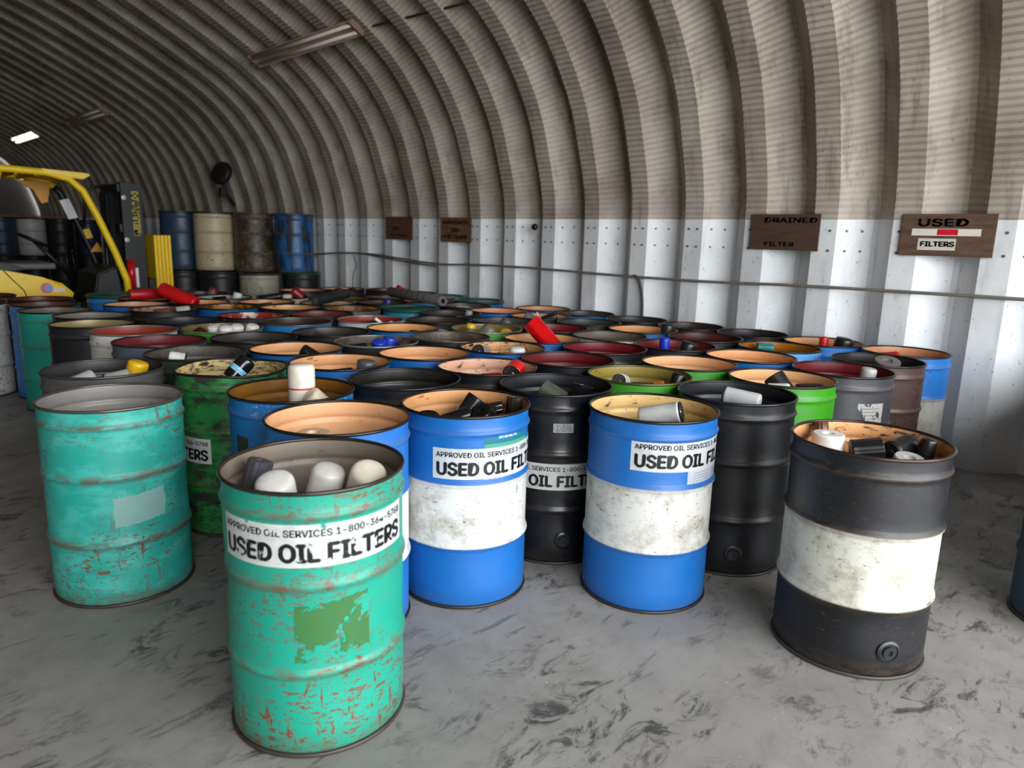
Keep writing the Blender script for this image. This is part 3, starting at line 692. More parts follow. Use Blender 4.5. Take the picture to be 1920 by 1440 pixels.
SHORT = {'D1': 'nearest turquoise drum', 'D3': 'black drum with dirty white band', 'D4': 'blue and white drum behind the nearest drum', 'D5': 'blue and white drum with tan lining',
 'D6': 'glossy black stickered drum', 'd7': 'blue drum hidden behind the nearest drum', 'd8': 'scratched blue drum with bronze lining', 'd9': 'streaked green drum', 'd11': 'smooth black drum at the right',
 'd12': 'dark green drum', 'd13': 'grey drum behind the dented turquoise one', 'd14': 'blue drum behind the tall white filter', 'd15': 'black drum with pink lining', 'd16': 'blue drum with orange lining, left of centre',
 'd19': 'green drum with olive lining at the left', 'd23': 'black drum with mottled grey lining', 'd24': 'blue drum with marked orange lining', 'd26': 'green drum with olive lining near the wall', 'd27': 'blue drum before the red-lined drum',
 'd29': 'green drum with mustard lining', 'd32': 'lime green drum', 'd33': 'dark grey drum with maroon lining', 'd34': 'rusty brown drum', 'd35': 'blue and white drum at the right end by the wall', 'd37': 'blue drum with tan lining by the wall',
 'd38': 'light blue drum with golden lining', 'd40': 'blue drum beside the white taupe-lined drum', 'd41': 'black drum with red lining', 'd51': 'black drum with salmon lining', 'd52': 'dull green drum', 'd56': 'black drum by the teal lidded drum',
 'd60': 'pale blue drum with golden lining', 'd61': 'black drum of pale flakes', 'd63': 'blue drum with grease heaps', 'd64': 'white drum with brick red lining', 'd72': 'black drum with salmon lining far back', 'd74': 'grey drum with silver lining',
 'd75': 'white drum with maroon lining', 'd79': 'far peach-lined drum by the wall', 'd81': 'black drum under the perforated tube', 'd84': 'brown-lined drum at the left', 'd28': 'maroon-lined black drum', 'd43': 'dark brown drum by the wall', 'd94': 'black drum with dark red lining', 'd88': 'red-brown drum'}
CUP = {}; PLACED = {}
def put(i, rx, ay, z, desc, col, r=.05, h=.15, ax=(0, 0, 1), **k):
    """ax given in (right, away, up) seen from the camera"""
    o, rg, aw = frame(i); l = math.hypot(rx, ay); lim = .275-r*.9
    if l > lim and not k.pop('free', False): rx, ay = rx*lim/l, ay*lim/l
    k.pop('free', None)
    p = o+rg*rx+aw*ay; v = rg*ax[0]+aw*ax[1]+Vector((0, 0, ax[2]))
    CUP[i] = min(CUP.get(i, 9), z-.5*h*abs(Vector(ax).normalized().z)-r*math.sqrt(max(0, 1-Vector(ax).normalized().z**2)))
    f = oil_filter(p.x, p.y, z, desc, col, r, h, v, **k); PLACED.setdefault(i, []).append((f, r, h, v.normalized())); return f
def segdist(p, u, q, v):
    w = p-q; best = None
    for a in range(-4, 5):
        for c in range(-4, 5):
            d = (w+u*(a/4)-v*(c/4)); l = d.length
            if best is None or l < best[0]: best = (l, d)
    return best
def settle():
    """nudge filters in one drum sideways until they only touch"""
    for i, L in PLACED.items():
        o = DR[i].location
        for _ in range(40):
            for a in range(len(L)):
                for c in range(a+1, len(L)):
                    fa, ra, ha, va = L[a]; fc, rc, hc, vc = L[c]
                    l, d = segdist(fa.location, va*max(0, ha/2-ra*.6), fc.location, vc*max(0, hc/2-rc*.6)); need = (ra+rc)*1.07
                    if l < need:
                        d = Vector((d.x, d.y, 0)); d = d.normalized() if d.length > 1e-4 else Vector((1, 0, 0)); m = d*(need-l)*.5
                        fa.location += m; fc.location -= m
            for f, r, h, v in L:
                ext = r*.8+.5*h*math.hypot(v.x, v.y); q = Vector((f.location.x-o.x, f.location.y-o.y, 0)); lim = max(.02, .268-ext)
                if f.location.z < .9 and q.length > lim: q = q.normalized()*lim; f.location.x, f.location.y = o.x+q.x, o.y+q.y
WHT, CRM, BLK, RED = '#DCD9D2', '#D6CCB8', '#121214', '#B81018'
put('D1', -.115, -.03, .765, 'white oil filter, middle one of three round tops in the nearest drum', WHT, .062, .17, (-.1, -.35, 1))
put('D1', .03, .02, .77, 'dusty white oil filter beside the middle one in the nearest drum', '#CFCAC2', .056, .17, (.25, -.2, 1))
put('D1', .16, -.03, .785, 'cream oil filter at the right in the nearest drum, rust marks', CRM, .06, .17, (.2, -.5, 1))
put('D1', -.19, .09, .79, 'dark grey ribbed filter cartridge leaning at the left in the nearest drum', '#3C3C42', .04, .15, (.3, .1, 1), kind='fluted')
put('d7', -.1, .0, .77, 'pale filter with black ring rim low in the blue drum behind the nearest drum', '#D8B896', .07, .08, (0, 0, 1), kind='flat')
f = put('d8', .045, .06, .86, 'tall white oil filter standing upright in the bronze-lined blue drum', '#E2D8C8', .064, .245, (0, .03, 1))
b = B(); b.lathe([(.0648, .002), (.0648, .010)], 32); b.obj('red_stripe', plain('#C03028', .5), f)
put('d8', .13, -.05, .80, 'worn white filter with black scratches leaning beside the tall white one', '#CDBFA6', .05, .16, (-.75, -.1, .75))
f = put('d9', .04, .02, .86, 'glossy black oil filter with blue label in the cream-lined green drum', BLK, .05, .14, (.7, .2, .7), rough=.12)
b = B(); b.lathe([(.0512, -.03), (.0512, .0)], 32); b.obj('blue_label', sticker('#7FB8D8', .14, 2, 20, .5), f)
put('D4', -.15, -.03, .80, 'black round filter lid lying at the left in the blue drum of black filters', BLK, .062, .03, (-.1, -.3, 1), kind='flat', rough=.2)
put('D4', -.04, .02, .79, 'black filter lying low beside the round lid in the blue drum', BLK, .042, .14, (1, .2, .3), rough=.2)
put('D4', .03, .12, .80, 'large black filter housing with flared rim, tallest in the blue drum', '#18181A', .055, .13, (.6, .2, .8), kind='flat', rough=.2)
put('D4', .10, -.02, .80, 'black cup shaped filter in the middle of the blue drum', BLK, .048, .12, (-.5, -.5, .7), kind='flat', rough=.2)
put('D4', .14, -.1, .80, 'white filter lid near the front edge of the blue drum', WHT, .05, .03, (.2, -.2, 1), kind='flat')
put('D4', .19, .06, .83, 'small oily black filter cartridge standing at the right in the blue drum', '#1E1812', .036, .11, (.1, .1, 1), kind='fluted', rough=.2)
put('D4', .12, .07, .82, 'thin oily black cartridge lying at the right in the blue drum', '#1A1510', .026, .14, (1, -.1, .25), kind='fluted', rough=.2)
put('D5', .03, .01, .835, 'grey-white oil filter lying with its steel base to the right, in the tan-lined blue drum', '#C2C2C0', .048, .19, (-1, .18, -.28), base=True)
put('D3', -.13, .03, .83, 'white plastic cup among black scraps in the banded black drum', '#E0DDD6', .062, .07, (0, 0, 1), kind='flat')
put('D3', .0, .05, .81, 'black oily filter in the middle of the banded black drum', BLK, .05, .12, (1, .2, .2), kind='fluted')
put('D3', .08, .1, .82, 'second black oily filter, right of middle in the banded black drum', '#1A1A1C', .045, .12, (.6, .8, .2))
put('D3', .14, -.02, .81, 'grey-white lid at the right in the banded black drum', '#B8B8B4', .055, .03, (.1, -.15, 1), kind='flat')
put('D3', .2, .09, .83, 'small black upright filter at the right in the banded black drum', BLK, .03, .1, (.1, .1, 1))
put('D3', -.19, .12, .82, 'brown oily cartridge behind the white cup in the banded black drum', '#5A3420', .03, .13, (-.2, .3, 1), kind='fluted')
put('D6', .0, .08, .80, 'grey-green box shaped filter leaning in the glossy black drum', '#4A5040', .05, .14, (-.9, .2, .45), kind='flat')
put('D6', .12, .07, .81, 'black fluted cartridge in the glossy black drum', '#0E0E10', .055, .10, (.2, .1, 1), kind='fluted', rough=.15)
f = put('d11', .03, .0, .84, 'whitish filter lying in the smooth black drum', '#B8B8B8', .045, .18, (1, -.2, -.1))
put('d12', -.11, .02, .84, 'small white filter piece in the dark green drum', WHT, .035, .09, (-1, .1, .2))
put('d13', .15, .06, .83, 'yellow topped filter in the grey drum', '#D8A818', .055, .12, (.3, -.1, 1))
put('d13', .05, -.02, .81, 'pale grey filter beside the yellow one in the grey drum', '#A8A8A6', .045, .12, (1, 0, .2))
put('d13', -.08, -.04, .81, 'light grey filter left of the yellow one in the grey drum', '#B0B0AE', .05, .12, (.8, .2, .3))
put('d14', .12, -.02, .81, 'grey filter dome low in the blue drum behind the tall white filter', '#4E4E50', .06, .14, (.1, 0, 1))
put('d14', .04, -.04, .80, 'small dark filter beside the grey dome in the blue drum', '#1A1412', .04, .12, (1, 0, .1))
put('d15', .17, .0, .845, 'bright red filter lying end-on at the right in the pink-lined drum', '#D80C14', .055, .13, (.3, 1, .15), base=True, rough=.15)
put('d15', .06, -.06, .80, 'smaller dark red filter low in the pink-lined drum', '#A01018', .045, .12, (1, .2, .05))
put('d16', .08, -.02, .83, 'black oil filter leaning in the orange-lined blue drum left of centre', BLK, .045, .12, (-.8, .2, .5), rough=.15)
f = put('d27', .0, -.02, .90, 'shiny red cylinder leaning out of the orange-lined blue drum', '#C80810', .07, .26, (-.75, .25, .75), rough=.12, kind='flat')
for k, (dx, c, s) in enumerate(((-.15, '#D8D4CC', 'leftmost'), (-.0, '#E4E2DE', 'second from left'), (.08, '#DEDAD4', 'second from right'), (.17, '#E0DCD6', 'rightmost'))):
    put('d19', dx*.7+.07, .0-.02*k % .03, .835, f'round white filter, {s} of the four in the olive-lined green drum', c, .05, .12, (-.1+.1*k, -.3, 1))
put('d19', -.2, .0, .82, 'dark oily filter at the left in the olive-lined green drum', '#241C14', .045, .12, (.6, -.4, .5), base=True)
put('d19', -.07, -.1, .80, 'steel filter ring in front in the olive-lined green drum', '#7A7468', .045, .06, (0, -1, .3), base=True)
put('d23', .03, -.02, .825, 'bright blue capped filter, front one of two in the grey-lined drum', '#1638B8', .05, .12, (0, -.3, 1))
put('d23', .1, .05, .835, 'bright blue capped filter, rear one of two in the grey-lined drum', '#1838A8', .05, .12, (.2, 0, 1))
put('d23', -.12, -.0, .81, 'black filter at the left in the grey-lined drum', BLK, .045, .12, (1, .1, .1))
put('d23', .2, .05, .83, 'brown oily filter ring at the right in the grey-lined drum', '#3A2618', .045, .08, (.2, -.8, .4), base=True)
put('d24', -.14, -.0, .83, 'steel filter base turned up in the marked orange-lined drum', '#8A8480', .05, .12, (.5, 1, -.3), base=True)
put('d24', .1, -.05, .82, 'white filter dome in the marked orange-lined drum', '#E4E2DE', .055, .12, (0, -.1, 1))
put('d26', -.14, .05, .835, 'grey filter with yellow cap at the left in the olive-lined green drum by the wall', '#6A6A5A', .04, .13, (.15, 0, 1), cap='#D8B020')
put('d26', .0, .02, .82, 'large grey filter in the middle of the olive-lined green drum by the wall', '#7A706A', .07, .14, (.6, .2, .7))
put('d26', .16, .0, .83, 'yellow filter lid with holes at the right in the olive-lined green drum by the wall', '#D0A838', .055, .05, (.1, -.5, .8), base=True)
put('d29', -.1, -.02, .83, 'chrome filter base showing concentric rings in the mustard-lined green drum', '#C8C8C8', .042, .12, (.2, 1, -.2), base=True)
put('d29', .04, .0, .80, 'brown oily scrap filter in the mustard-lined green drum', '#4A2A14', .035, .12, (1, .2, 0))
put('d29', .12, .02, .80, 'orange filter scrap in the mustard-lined green drum', '#C06818', .03, .1, (1, -.2, .2))
put('d29', .2, .05, .82, 'black filter at the right in the mustard-lined green drum', BLK, .04, .12, (.3, .3, 1))
put('d32', .06, -.02, .83, 'black filter with flat lid in the lime green drum', BLK, .06, .12, (-.5, .2, .6), kind='flat')
put('d32', .0, -.1, .81, 'white filter in the lime green drum', WHT, .05, .12, (1, 0, .1))
put('d32', .15, .0, .80, 'dark brown filter at the right in the lime green drum', '#2A1810', .05, .14, (1, .1, .1))
put('d33', .14, .0, .835, 'grey-white filter top in the maroon-lined dark grey drum', '#A8A8A4', .045, .12, (.1, 0, 1))
put('d34', .06, .0, .85, 'grey filter ring in the rusty brown drum', '#6A6462', .08, .05, (.1, -.3, 1), kind='flat')
put('d35', -.1, .0, .82, 'red filter in the blue and white drum by the wall', '#A01A1C', .04, .12, (1, 0, .2))
put('d37', .0, .02, .85, 'small red filter standing in the tan-lined blue drum by the wall', RED, .035, .12, (0, 0, 1))
put('d37', .14, .0, .85, 'large black filter at the right in the tan-lined blue drum by the wall', '#101114', .07, .13, (.2, 0, 1))
put('d38', -.1, .14, .84, 'teal filter at the back of the golden-lined light blue drum', '#2A7A78', .035, .12, (1, .1, 0))
put('d40', .2, .03, .85, 'black filter at the right in the blue drum next to the white drum', '#1C1E20', .06, .15, (.1, 0, 1))
put('d41', -.08, .02, .85, 'bright blue filter standing in the red-lined black drum', '#1230A8', .038, .14, (0, 0, 1))
put('d41', .08, .0, .83, 'black filter right of the bright blue one', BLK, .06, .14, (.3, .1, 1))
put('d51', -.08, .02, .84, 'grey filter lying in the salmon-lined drum', '#6A625C', .045, .13, (-.9, .1, .45))
put('d51', .05, .0, .85, 'dark brown filter in the salmon-lined drum', '#201512', .05, .14, (.9, 0, .4))
put('d51', .0, .0, .85, 'thin white stick standing in the salmon-lined drum', '#D8D4CC', .007, .13, (-.4, 0, 1), kind='flat', name='white_stick')['category'] = 'stick'
put('d52', -.0, .0, .83, 'grey filter in the dull green drum', '#56585C', .05, .12, (.5, 0, .7))
put('d52', .1, -.04, .81, 'small grey filter right of the larger one in the dull green drum', '#70706C', .035, .1, (1, 0, .1))
put('d56', .17, .0, .85, 'pale grey filter corner in the dark drum by the teal lidded one', '#8A9490', .035, .1, (.2, 0, 1))
put('d60', .17, .02, .85, 'dark red filter in the golden-lined pale blue drum', '#7A1418', .05, .12, (1, .1, .2), base=True)
put('d60', .02, .0, .83, 'brown filter in the golden-lined pale blue drum', '#9A6A4A', .05, .12, (1, .1, .2))
put('d63', -.07, -.04, .79, 'black greasy filter at the left in the drum of grease heaps', '#1C120C', .05, .14, (1, 0, .1))
put('d63', .09, -.03, .80, 'black greasy filter at the right in the drum of grease heaps', '#14100E', .05, .1, (.1, 0, 1))
put('d64', -.02, -.02, .82, 'black filter in the brick-red-lined white drum', BLK, .04, .14, (1, 0, .1))
put('d64', .08, .0, .84, 'white scrap sticking up in the brick-red-lined white drum', '#E8E6E4', .014, .13, (-.6, 0, .5), kind='flat', name='white_scrap')['category'] = 'scrap'
put('d64', .13, -.02, .83, 'second white scrap, right one, in the brick-red-lined white drum', '#E8E6E4', .014, .12, (.8, 0, .3), kind='flat', name='white_scrap')['category'] = 'scrap'
put('d72', .0, .0, .82, 'dark red-brown filter in the salmon-lined drum far back', '#4A2218', .04, .12, (1, 0, .1))
put('d74', .13, .12, .86, 'white cone shaped filter in the silver-lined grey drum', '#D8D6D2', .05, .1, (.3, 0, 1))
put('d74', -.05, -.0, .83, 'black filter in the silver-lined grey drum', '#141416', .05, .14, (1, 0, .1))
put('d75', .18, .05, .90, 'dark red filter poking above the maroon-lined drum', '#8A0E18', .06, .14, (-.7, 0, .6))
put('d75', .05, -.02, .84, 'white dome filter in the maroon-lined drum', '#E0DEDA', .055, .12, (0, -.1, 1))
put('d75', -.12, .05, .86, 'black tube shaped filter in the maroon-lined drum', '#18181A', .04, .22, (1, 0, .15))
put('d79', -.05, .0, .82, 'dark red filter top, left of two, in the far peach-lined drum', '#5A1016', .06, .12, (0, 0, 1))
put('d79', .12, .0, .82, 'dark red filter top, right of two, in the far peach-lined drum', '#3A0E12', .055, .12, (0, 0, 1))
put('d81', .05, .0, .85, 'violet-blue filter in the black drum under the perforated tube', '#2A2C78', .05, .12, (.2, 0, 1))
put('d84', .2, .02, .85, 'whitish filter at the right in the brown-lined drum', '#B8B4AC', .045, .12, (1, 0, .1))
put('d84', .0, .0, .83, 'reddish brown filter in the brown-lined drum', '#7A4438', .05, .14, (1, 0, .1))
put('d94', .1, .05, .86, 'grey filter with red end in the dark-red-lined drum', '#5A5A58', .05, .13, (.4, 0, .8), cap='#8A1418')
settle()
for i, z in CUP.items(): heap(i, max(.3, min(.74, z-.014)))
heap('d61', .78, '#3A3834')
# pale flakes
b = B(); rnd = random.Random(5)
for k in range(260):
    a, r = rnd.uniform(0, 6.28), .25*math.sqrt(rnd.random()); m = Matrix.Translation((r*math.cos(a), r*math.sin(a), .80+.03*rnd.random()+.03*(1-r/.25)))@Matrix.Rotation(rnd.uniform(0, 3), 4, (rnd.random(), rnd.random(), rnd.random()))
    b.box(-.012, .012, -.008, .008, -.002, .002, 0, m)
o = b.obj('pale_flakes', plain('#C8C6C0', .8)); o.location = DR['d61'].location; tag(o, 'pale flakes heaped in a black drum near the wall', 'flakes', None, 'stuff')
# long pieces lying across the rims
def rod(name, p0, p1, r, label, col, cat, kind):
    p0, p1 = Vector(p0), Vector(p1); d = p1-p0; e = empty(name, (p0+p1)/2); e.rotation_mode = 'QUATERNION'; e.rotation_quaternion = d.normalized().to_track_quat('Z', 'Y'); tag(e, label, cat)
    h = d.length; b = B()
    b.lathe([(r*.5, -h/2), (r*.9, -h/2), (r, -h/2+.01), (r, h/2-.01), (r*.9, h/2), (r*.5, h/2)], 28); b.obj('body', plain(col, .45, 0, .5), e, angle=.6)
    b = B(); b.lathe([(r*.5, -h/2-.002), (r*.5, -h/2+.02), (r*.2, -h/2+.02), (r*.18, -h/2-.006), (0, -h/2-.006)], 20); b.obj('end_hub', plain('#5A5A5C', .4, .5), e, angle=.6)
    if kind == 'holes':
        for k in range(9):
            for s in (0, 1, 2, 3, 4, 5):
                pass
        b = B()
        for k in range(9):
            for s in range(10):
                a = s*2*math.pi/10+k*.3; m = Matrix.Rotation(a, 4, 'Z')@Matrix.Translation((r+.0005, 0, -h/2+.06+k*(h-.12)/8))@Matrix.Rotation(math.pi/2, 4, 'Y')
                b.lathe([(.009, 0), (.009, .001), (0, .001)], 8, m)
        b.obj('perforations', plain('#0C0C0C', .8), e)['kind'] = 'stuff'
    return e
rod('black_filter_tube', (3.66, 6.42, .945), (4.36, 6.98, .945), .055, 'long black filter tube lying across the drum rims far back', '#1E2226', 'filter tube', 'plain')
rod('perforated_tube', (4.76, 6.70, .975), (4.72, 5.72, .948), .055, 'long grey perforated filter tube lying across the drum rims', '#6A6866', 'filter tube', 'holes')
rod('red_cylinder', (2.66, 7.74, 1.0), (2.88, 7.44, .86), .072, 'large bright red cylinder tilted down into a peach-lined drum', '#C80C14', 'cylinder', 'plain')
rod('red_cylinder', (2.42, 7.98, .932), (2.78, 8.0, .932), .055, 'red cylinder lying flat behind the tilted red one', '#B80C14', 'cylinder', 'plain')
b = B(); m = Matrix.Translation((5.02, 6.9, .95))@Matrix.Rotation(.5, 4, (.3, 1, .2)); b.box(-.045, .045, -.03, .03, -.06, .07, .006, m)
o = b.obj('red_box', plain('#A80E1A', .4)); tag(o, 'small dark red box standing among the far drums', 'box')
b = B(); b.tube([(0, 0, -.03), (0, 0, .03)], .006)

# ------------------------------------------------------------------ signs on the wall
def sign(y0, y1, z0, z1, label, texts, extra=None, col='#5A4030'):
    e = empty('wall_sign', (XW-.012, (y0+y1)/2, (z0+z1)/2)); tag(e, label, 'sign', 'wooden signs on the right wall')
    w, h = abs(y1-y0), z1-z0; t = NT('stained_plywood'); v = t.coord((1, 1, 6))
    c = t.mix(t.ramp(t.noise(5, 6, .7, v), .35, .7), lin(col), lin('#3A2820')); t.base(c, .7)
    b = B(); b.box(-.014, .0, -w/2, w/2, -h/2, h/2, .002); b.obj('board', t.m, e)
    def face(me, u, v_, x):   # local XY text -> the plane facing -x ; image right is -y
        for vt in me.vertices: vt.co = (x, -(vt.co.x+u), vt.co.y+v_)
    for s, size, bold, width, u, v_, c_ in texts:
        me = text_flat(s, size, bold, width); face(me, u, v_, -.0165); link('lettering', me, e, [sticker(c_, .13, len(s), 22, .5)])
    for (u0, u1, v0, v1, c_, dx, nm) in (extra or ()):
        b = B(); b.box(-.0155-dx, -.0142, -u1, -u0, v0, v1); b.obj(nm, sticker(c_, 0, 1), e)
    return e
INK = '#15120F'
sign(1.84, 1.225, 1.56, 1.865, 'wooden sign with a red and white strip, rightmost on the wall', [('USED', .105, .006, .32, -.03, .09, INK), ('FILTERS', .07, .004, .22, -.05, -.065, INK)],
     [(-.23, .22, -.005, .045, '#D8D2C6', 0, 'white_strip'), (-.06, .075, -.0, .042, '#C01020', .0006, 'red_strip'), (-.18, .07, -.11, -.025, '#C9C3B8', 0, 'torn_paper')], '#664A38')
sign(3.06, 2.458, 1.568, 1.867, 'dark wooden sign without strips, second from the right on the wall', [('DRAINED', .08, .004, .45, .05, .1, INK), ('FILTER', .07, .004, .26, -.03, -.1, INK)], None, '#4E3624')
sign(7.33, 6.745, 1.535, 1.842, 'brown wooden sign reading oil filters, second from the left', [('DRAINED', .08, .004, .48, 0, .09, INK), ('OIL', .075, .005, .16, 0, .0, INK), ('FILTERS', .085, .005, .44, 0, -.09, INK)], None, '#7A5A38')
sign(8.555, 7.94, 1.543, 1.852, 'smaller looking brown sign with faint letters, leftmost on the wall', [('OIL', .075, .004, .16, -.05, .0, '#3A2A1C'), ('FILTERS', .075, .004, .4, 0, -.1, '#2A1E14')], None, '#6A4630')
# ------------------------------------------------------------------ cables on the wall
def cable(name, pts, r, col, label):
    b = B(); b.tube([(XW-.03, y, z) for y, z in pts], r, 8); o = b.obj(name, plain(col, .6), None, smooth=True); tag(o, label, 'cable', 'cables on the right wall'); return o
def smoothpts(P, n=8):
    P = [Vector(p) for p in P]; Q = [P[0]*2-P[1]]+P+[P[-1]*2-P[-2]]; out = []
    for i in range(1, len(Q)-2):
        a, b_, c, d = Q[i-1:i+3]
        for k in range(n):
            t = k/n; out.append(tuple(.5*((2*b_)+(-a+c)*t+(2*a-5*b_+4*c-d)*t*t+(-a+3*b_-3*c+d)*t**3)))
    out.append(tuple(P[-1])); return out
cable('wall_cable', smoothpts([(10.6, 1.257), (9.69, 1.313), (8.83, 1.319), (8.19, 1.284), (7.37, 1.247), (6.54, 1.27), (5.64, 1.275), (4.51, 1.259), (3.46, 1.258), (2.65, 1.277), (1.735, 1.284), (1, 1.286), (-.8, 1.28)]), .013, '#6E6760', 'long grey cable running the length of the ribbed wall')
cable('wall_cable', smoothpts([(9.0, 1.31), (8.06, 1.245), (7.4, 1.215)]), .010, '#5A4F42', 'short loose cable end sagging below the main cable near the back')
cable('wall_cable', smoothpts([(4.27, 1.27), (4.21, 1.24), (4.16, 1.1), (4.14, .9), (4.13, .3)]), .014, '#3A3836', 'dark cable dropping straight down to the drums')
cable('wall_wire', smoothpts([(9.735, 1.3), (9.74, 1.0), (9.74, .3)]), .006, '#8A7A4A', 'thin tan wire hanging down near the back stack')
cable('wall_wire', smoothpts([(9.38, 1.29), (9.31, 1.12), (9.41, .95), (9.42, .3)]), .006, '#3A3836', 'thin bent black wire hanging near the back stack')
b = B(); b.lathe([(0, -.03), (.03, -.025), (.038, 0), (.03, .02), (.012, .03), (0, .03)], 16, Matrix.Translation((XW-.03, 5.66, 1.735))@Matrix.Rotation(math.pi/2, 4, 'Y')); o = b.obj('wall_stopper', plain('#151515', .4), None, smooth=True)
tag(o, 'small black stopper fixed on the wall at the panel joint', 'stopper')
# dark fan-like fixture high on the far wall
e = empty('wall_fan', (5.75, 13.3, 2.62)); tag(e, 'dark fan shaped fixture high on the far wall above the cream drum', 'fan')
b = B(); b.lathe([(.1, -.05), (.2, -.06), (.22, 0), (.2, .05), (.1, .04), (.03, .06), (0, .06)], 24, Matrix.Rotation(-1.2, 4, 'Y')@Matrix.Rotation(.3, 4, 'X')); b.obj('housing', plain('#1A1816', .6), e, smooth=True)
b = B(); b.tube([(0, 0, -.1), (.12, .05, -.4), (.3, .1, -.6)], .03); b.obj('bracket', plain('#1A1816', .6), e, smooth=True)
b = B(); b.box(-.05, .05, -.06, .06, -.42, -.25, .01); b.obj('motor', plain('#141210', .6), e)

# ------------------------------------------------------------------ tube lights
def tube_light(y0, y1, label, lit):
    e = empty('tube_light', (4.72, (y0+y1)/2, 3.83)); tag(e, label, 'light fixture', 'tube lights along the shoulder of the roof')
    e.rotation_euler = (0, math.radians(32), 0); l = y1-y0
    b = B(); b.prism([(-.11, -.01), (-.04, .045), (.04, .045), (.11, -.01), (.105, -.015), (.035, .03), (-.035, .03), (-.105, -.015)], -l/2, l/2); b.obj('reflector', plain('#C4AC9C' if not lit else '#D8D0C0', .5, 0, .5), e)
    for s in (-1, 1):
        b = B(); b.tube([(s*.05, -l/2+.03, -.012), (s*.05, l/2-.03, -.012)], .019, 12); b.obj('tube', emit('#FFF0D0', 3.2) if lit else plain('#E6D8CA', .3), e, smooth=True)
        b = B(); b.box(-.1, .1, s*l/2-.02, s*l/2+.02, -.03, .03, .004); b.obj('end_cap', plain('#8A6A58', .6), e)
        b = B(); b.box(-.015, .015, s*l*.4-.02, s*l*.4+.02, .04, .16); b.obj('hanger', plain('#4A3A30', .6), e)
    return e
tube_light(7.25, 9.7, 'unlit twin tube light fixture nearest the camera, high on the roof', False)
tube_light(16.2, 18.8, 'unlit tube light fixture, second along the roof', False)
tube_light(21.6, 24.0, 'glowing tube light at the far end of the roof', True)
b = B(); b.tube([(4.88, 7.15, 3.86), (4.95, 5.0, 3.80), (4.95, 2, 3.80), (4.95, -.9, 3.80)], .014, 8); o = b.obj('roof_conduit', plain('#4A4038', .6), None, smooth=True); tag(o, 'thin conduit running from the nearest tube light towards the doorway', 'conduit')

# ------------------------------------------------------------------ forklift (faces the right wall)
F = empty('forklift', (2.2, 10.5, 0)); tag(F, 'yellow forklift with black mast parked behind the drums at the left', 'forklift')
def part(b, name, mat, parent=F, **k):
    o = b.obj(name, mat, parent, **k)
    if parent is F: o.location = (-2.2, -10.5, 0)
    return o
YEL = plain('#F0C810', .35, 0, .12); BK = plain('#0A0A0C', .5, 0, .3); GR = plain('#3A3C3E', .5, .2, .4)
N, Fr = 10.0, 11.1
b = B(); b.prism([(.55, .32), (.5, .8), (.62, 1.06), (.9, 1.14), (1.35, 1.13), (1.75, 1.08), (2.1, 1.0), (2.3, .92), (2.42, .80), (2.38, .70), (1.9, .62), (1.85, .38)], N, Fr, .03); body = part(b, 'body', YEL, angle=.5)
b = B(); b.prism([(1.1, 1.135), (1.15, 1.19), (1.75, 1.17), (2.0, 1.09), (1.7, 1.06)], N+.12, Fr-.12, .01); part(b, 'seat_deck', BK)
b = B(); b.prism([(1.85, .38), (1.85, .45), (2.95, .45), (3.0, .9), (3.05, .9), (3.05, .34)], N+.05, Fr-.05, .01); part(b, 'chassis', GR)
b = B(); b.prism([(2.62, .5), (2.72, 1.02), (2.95, 1.12), (3.02, .5)], N+.1, Fr-.1, .02); part(b, 'dashboard', BK)
roofp = [(.8, 2.13), (1.0, 2.2), (1.6, 2.235), (2.25, 2.215), (2.48, 2.16), (2.62, 2.03), (2.76, 1.72), (2.92, 1.3), (3.03, .95), (3.06, .5)]
def pillar(y, mat, nm, pts):
    b = B(); b.tube([(x, y, z) for x, z in pts], .042, 10); return part(b, nm, mat, smooth=True)
pillar(N+.03, YEL, 'overhead_guard_side', roofp)
g2 = pillar(Fr-.03, YEL, 'overhead_guard_side', roofp[:5]+[(2.55, 2.1)])
pillar(Fr-.03, BK, 'front_pillar', [(2.55, 2.1)]+roofp[5:])
pillar(N+.03, YEL, 'rear_pillar', [(1.78, 2.19), (1.70, 1.95), (1.66, 1.6), (1.6, 1.1)]); pillar(Fr-.03, BK, 'rear_pillar', [(1.78, 2.19), (1.70, 1.95), (1.66, 1.6), (1.6, 1.1)])
b = B(); b.prism([(2.2, 2.20), (2.2, 2.255), (2.69, 2.235), (2.7, 2.21), (2.62, 2.16)], N-.02, Fr+.02, .01); part(b, 'guard_front_beam', YEL)
for k in range(7):
    x = .95+k*.2; b = B(); b.box(x-.012, x+.012, N+.05, Fr-.05, 2.17, 2.23); part(b, 'guard_bar', plain('#C08A10', .5))
b = B(); b.prism([(2.1, 2.16), (2.5, 2.15), (2.45, 1.9), (2.38, 1.88), (2.3, 2.05)], Fr-.12, Fr-.06); part(b, 'guard_gusset', plain('#C88A10', .5))
b = B(); b.prism([(2.59, 1.93), (2.70, 1.96), (2.79, 1.72), (2.68, 1.69)], Fr-.09, Fr-.078); part(b, 'white_sticker', plain('#D8D8D8', .5))
b = B(); b.prism([(2.83, 1.56), (2.91, 1.58), (2.95, 1.46), (2.87, 1.44)], Fr-.09, Fr-.078); part(b, 'yellow_sticker', plain('#D8A820', .5))
b = B(); b.prism([(2.9, 1.27), (3.06, 1.27), (2.99, 1.4)], Fr-.09, Fr-.078); part(b, 'warning_triangle', plain('#D89820', .5))
